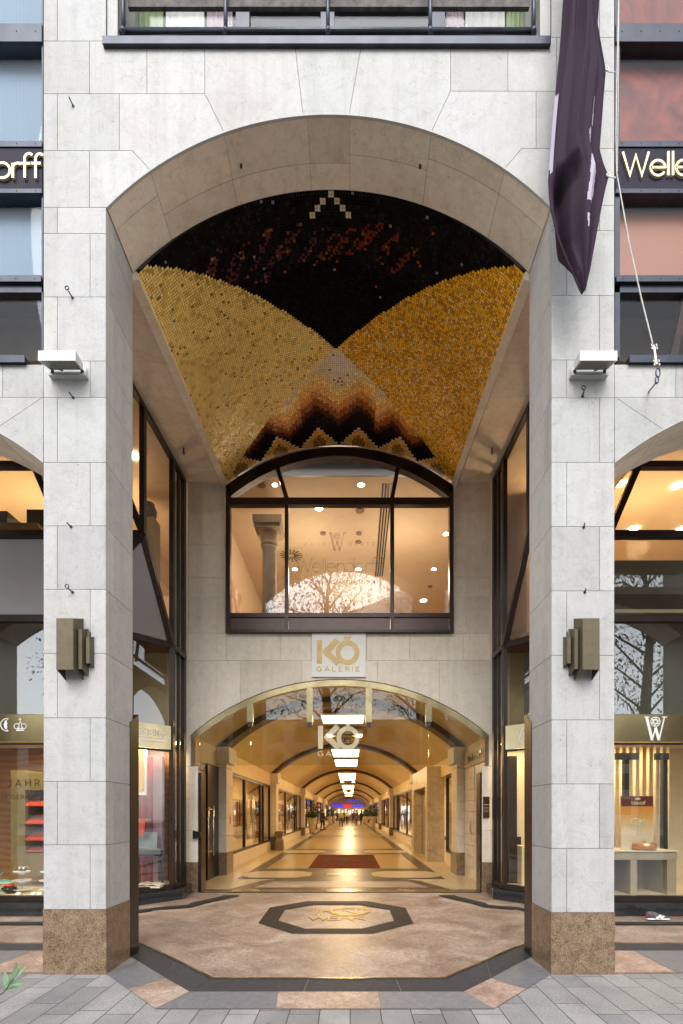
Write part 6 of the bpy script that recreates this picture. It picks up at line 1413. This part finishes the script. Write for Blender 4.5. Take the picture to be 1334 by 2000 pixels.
mb.build('pages', plain('book_page', (.66, .58, .42), .6, 0, .4, .25, 9), bk)
# rooms upstairs: a few dark boxes and a cream object near the glass
for k, (x0, x1, y0, y1, lab) in enumerate(((-20, 14, 998, 1036, 'dark case by the upper left window, left one'), (52, 86, 995, 1036, 'dark case by the upper left window, next to the pillar'))):
    mb = MB(); mb.box(PX(x0, 7.5), PX(x1, 7.5), 7.5, 7.9, PZ(y1, 7.5), PZ(y0, 7.5)); tag(mb.build('storage_case', BLACKM, None), lab, 'case')
mb = MB(); z = PZ(1036, 7.45); mb.box(PX(-40, 7.45), PX(90, 7.45), 7.25, 7.95, z-.05, z); tag(mb.build('window_shelf', WOOD, None), 'wooden shelf along the foot of the upper left window', 'shelf')
mb = MB(); x = PX(31, 7.45); mb.prism([(x-.10, 7.4, z+.001), (x+.17, 7.4, z+.001), (x+.03, 7.4, z+.14), (x-.10, 7.4, z+.16)], (0, .25, 0)); tag(mb.build('cream_model', CREAM, None), 'small cream wedge shaped object between the two dark cases upstairs left', 'ornament')
vz = thing('dark_vase', 'dark round jar on a tall dark stand inside the upper left side window', 'jar', (PX(290, 9.4), 9.4, 4.56)); mb = MB(); mb.lathe([(.09, 0), (.14, .1), (.15, .2), (.10, .30), (.11, .33)], (PX(291, 9.4), 9.4, PZ(985, 9.4)-.33), 18); mb.build('jar_body', BLACKM, vz, True); mb = MB(); mb.box(PX(291, 9.4)-.16, PX(291, 9.4)+.16, 9.25, 9.55, 4.56, PZ(985, 9.4)-.332); mb.build('stand', OLIVE, vz)
for k, (x, y) in enumerate(((1210, 946), (1323, 950), (1238, 1034), (1331, 1035))):
    Yl = (7.70-EYE)*945/(1587-y); t_ = thing('ceiling_downlight', '%s lit downlight in the upper right shop ceiling' % ['upper left', 'upper right', 'lower left', 'lower right'][k], 'downlight', (PX(x, Yl), Yl, 7.69)); mb = MB(); mb.disc((PX(x, Yl), Yl, 7.700), (0, 0, 1), .08, .012, 16); mb.build('lens', SPOT, t_)
Yl = (7.70-EYE)*945/(1587-892); t_ = thing('ceiling_downlight', 'lit downlight seen through the upper left side window', 'downlight', (PX(272, Yl), Yl, 7.69)); mb = MB(); mb.disc((PX(272, Yl)-.1, Yl, 7.700), (0, 0, 1), .07, .012, 16); mb.build('lens', SPOT, t_)
# ================================================================== SNEAKER AT THE RIGHT, OLIVE TWIG AT THE LEFT
sn = thing('sneaker', 'white and black running shoe with a pink heel on the arcade floor at the right', 'shoe', (PX(1283, 6.8), 6.75, G(6.8)))
x0 = PX(1263, 6.75); zf = G(6.75)+.013; mb = MB()
L_ = .31; secs = [(0, .035, .085, 0), (.05, .042, .10, 0), (.12, .042, .085, 0), (.19, .048, .055, 0), (.26, .046, .038, 0), (.31, .025, .02, 0)]
def loft(secs, zoff, hs, ws):
    vs = []; fs = []; n = 10
    for (x, w, h, _) in secs:
        for k in range(n): a = 2*math.pi*k/n; vs.append((x0+x, 6.75+w*ws*math.cos(a), zoff+h*hs*(.5+.5*math.sin(a))))
    for i in range(len(secs)-1):
        for k in range(n): fs.append((i*n+k, i*n+(k+1) % n, (i+1)*n+(k+1) % n, (i+1)*n+k))
    fs += [tuple(range(n)), tuple(range(len(vs)-n, len(vs)))]; return vs, fs
mb.add(*loft(secs, zf+.022, 1, 1)); mb.build('upper', plain('shoe_mesh', (.10, .09, .10), .7, 0, .3, .9, 60), sn, True)
mb = MB(); mb.add(*loft([(a, b, .028, 0) for a, b, c, d in secs], zf, 1, 1.12)); mb.build('sole', WHITEP, sn, True)
mb = MB(); mb.bar((x0+.10, 6.695, zf+.03), (x0+.17, 6.70, zf+.07), .03, .01, (0, 1, 0)); mb.bar((x0+.16, 6.695, zf+.03), (x0+.21, 6.70, zf+.06), .025, .01, (0, 1, 0)); mb.build('stripe', WHITEP, sn)
mb = MB(); mb.box(x0-.008, x0+.02, 6.73, 6.77, zf+.03, zf+.08); mb.build('heel_tab', plain('pink_heel', (.5, .03, .14), .5), sn)
ol = thing('olive_tree', 'young potted olive tree just outside the left edge with one twig reaching into view', 'olive tree', (-2.45, 2.6, 0))
mb = MB(); mb.lathe([(.20, 0), (.24, .02), (.28, .38), (.27, .40), (.24, .38)], (-2.45, 2.6, 0), 24); mb.build('pot', plain('slate_pot', (.09, .09, .1), .6), ol, True)
mb = MB(); T0 = Vector((-2.45, 2.6, .36)); mb.tube([T0, T0+V3(.02, 0, .5), T0+V3(-.02, .03, .95)], [.022, .018, .01], 7)
tips = []
for k in range(9):
    a = k*.8; b0_ = T0+V3(0, 0, .35+.07*k); e = b0_+V3(.36*math.cos(a), .34*math.sin(a), .22); mb.tube([b0_, (b0_+e)/2+V3(0, 0, .04), e], [.008, .006, .003], 5); tips.append((b0_, e))
tw = [(T0+V3(.0, 0, .2), Vector((PX(14, 2.5), 2.5, PZ(1945, 2.5))), Vector((PX(12, 2.5), 2.5, PZ(1925, 2.5))))]
mb.tube([T0+V3(0, 0, .12), Vector((PX(-30, 2.5), 2.52, PZ(1960, 2.5))), Vector((PX(8, 2.5), 2.5, PZ(1938, 2.5))), Vector((PX(26, 2.5), 2.5, PZ(1912, 2.5)))], [.008, .005, .003, .002], 5)
mb.tube([T0+V3(0, 0, .5), Vector((PX(-40, 2.5), 2.52, PZ(1735, 2.5))), Vector((PX(2, 2.5), 2.5, PZ(1728, 2.5)))], [.008, .005, .002], 5)
mb.build('branches', BARK, ol)
def leaf(mb, p, q, w, tint, nrm=(0, -1, .2)):
    p = Vector(p); q = Vector(q); d = q-p; s_ = d.cross(Vector(nrm)).normalized()*w; u_ = Vector(nrm).normalized()*w*.3; n = 6; vs = []; fs = []
    for i in range(n+1): t_ = i/n; ww = math.sin(math.pi*min(1, t_*.97+.015))**.8; c = p+d*t_; vs += [c+s_*ww, c+u_*ww*-1, c-s_*ww]
    for i in range(n): a = 3*i; fs += [(a, a+1, a+4, a+3), (a+1, a+2, a+5, a+4)]
    mb.add(vs, fs, tint)
mb = MB(); Q = lambda x, y: Vector((PX(x, 2.5), 2.5, PZ(y, 2.5)))
for p, q, w, tn_ in (((8, 1934), (32, 1903), 5, (1.0, 1.1, .9)), ((12, 1930), (10, 1898), 6, (1.6, 1.7, 1.6)), ((26, 1912), (52, 1882), 5, (1.3, 1.3, 1.1)), ((26, 1912), (34, 1880), 5, (1.0, 1.1, .9)), ((20, 1922), (48, 1918), 4, (1.2, 1.3, 1)), ((10, 1934), (36, 1928), 4, (.9, 1, .8)), ((-12, 1722), (26, 1722), 5, (1.4, 1.6, 1.5)), ((-6, 1712), (8, 1700), 3, (.7, .8, .6)), ((-20, 1735), (12, 1745), 4, (1, 1.1, .9))):
    leaf(mb, Q(*p), Q(*q), w*2.5/945, tn_)
for b0_, e in tips:
    for k in range(10):
        t_ = k/9; c = b0_+(e-b0_)*t_; d = Vector((rnd.uniform(-1, 1), rnd.uniform(-1, 1), rnd.uniform(-.2, 1))).normalized()*.06
        if c.x+d.x < -1.98: leaf(mb, c, c+d, .008, (rnd.uniform(.8, 1.4),)*3)
mb.build('leaves', OLIVEM, ol)
# ================================================================== ACROSS THE STREET (seen only as reflections)
def tree(x, y, h, seed, label, first):
    if first is None:
        t_ = thing('street_tree', label, 'tree', (x, y, 0), 'street trees across the road'); rg = random.Random(seed)
        mb = MB(); mb.tube([(x, y, 0), (x+.1, y, 2), (x, y+.1, 4.2), (x+.2, y, 6.5), (x, y, 9)], [.28, .24, .2, .14, .06], 10); tips = []
        for k in range(26):
            z = 3.2+k*.24; a = k*2.4; L = 2.9*(1-abs(k-9)/26); b_ = Vector((x, y, z)); e = b_+V3(L*math.cos(a), L*math.sin(a), L*.55); md = (b_+e)/2+V3(0, 0, .25); mb.tube([b_, md, e], [.05, .03, .008], 5)
            for j in range(4): f_ = b_.lerp(e, .4+.17*j); g_ = f_+V3(rg.uniform(-.8, .8), rg.uniform(-.8, .8), rg.uniform(.1, .9)); mb.tube([f_, g_], [.016, .004], 4); tips.append(g_)
        mb.build('trunk', BARK, t_); mb = MB()
        for p in tips: leafquads(mb, p, 34, .7, .6, .16, rg, .2, (.6, 1.8))
        mb.build('crown', TREEM, t_); return t_
    t_ = first.copy(); C.objects.link(t_); t_.location = (x, y, 0); t_.rotation_euler.z = seed*1.3; t_['label'] = label
    for ch in first.children: c = ch.copy(); C.objects.link(c); c.parent = t_
    return t_
t0_ = None
for k, x in enumerate((-15, -8, -1.5, 5, 12, 19)):
    o = tree(x, -15.5-1.5*(k % 2), 9, k, '%s thin leaved street tree across the road' % ['first', 'second', 'third', 'fourth', 'fifth', 'sixth'][k], t0_)
    if t0_ is None: t0_ = o
    o.scale = (1.6, 1.6, 1.95)
ob = thing('opposite_building', 'pale office block across the street with rows of dark windows', 'building', (0, -52, 0))
mb = MB(); mb.box(-70, 70, -62, -52, 0, 15); mb.build('wall', plain('opposite_stone', (.52, .48, .43), .8, 0, .3, .2, .3), ob)
mb = MB()
for i in range(34):
    for j in range(4): x = -68+i*4; z = 1.2+j*3.5; mb.box(x, x+2.4, -51.99, -51.93, z, z+2.2)
o = mb.build('windows', BLACKGRAN, ob); o['kind'] = 'stuff'
van = thing('parked_van', 'green delivery van parked across the pavement, behind the viewer', 'van', (7.2, -10.5, 0))
gm_ = plain('green_paint', (.01, .22, .06), .2, 0, .6, .03); mb = MB(); mb.prism([(4.6, -11.5, .35), (9.4, -11.5, .35), (9.4, -11.5, 1.0), (8.7, -11.5, 1.15), (8.0, -11.5, 1.95), (4.7, -11.5, 2.05)], (0, 1.9, 0)); mb.build('body', gm_, van)
for x in (5.5, 8.5):
    for y in (-11.5, -9.75): mb = MB(); mb.tube([(x, y, .34), (x, y+.2, .34)], .34, 20); mb.build('wheel', BLACKM, van)
mb = MB(); mb.prism([(8.62, -9.59, 1.2), (7.98, -9.59, 1.85), (7.0, -9.59, 1.87), (7.0, -9.59, 1.2)], (0, .01, 0)); mb.build('window', BLACKGRAN, van)
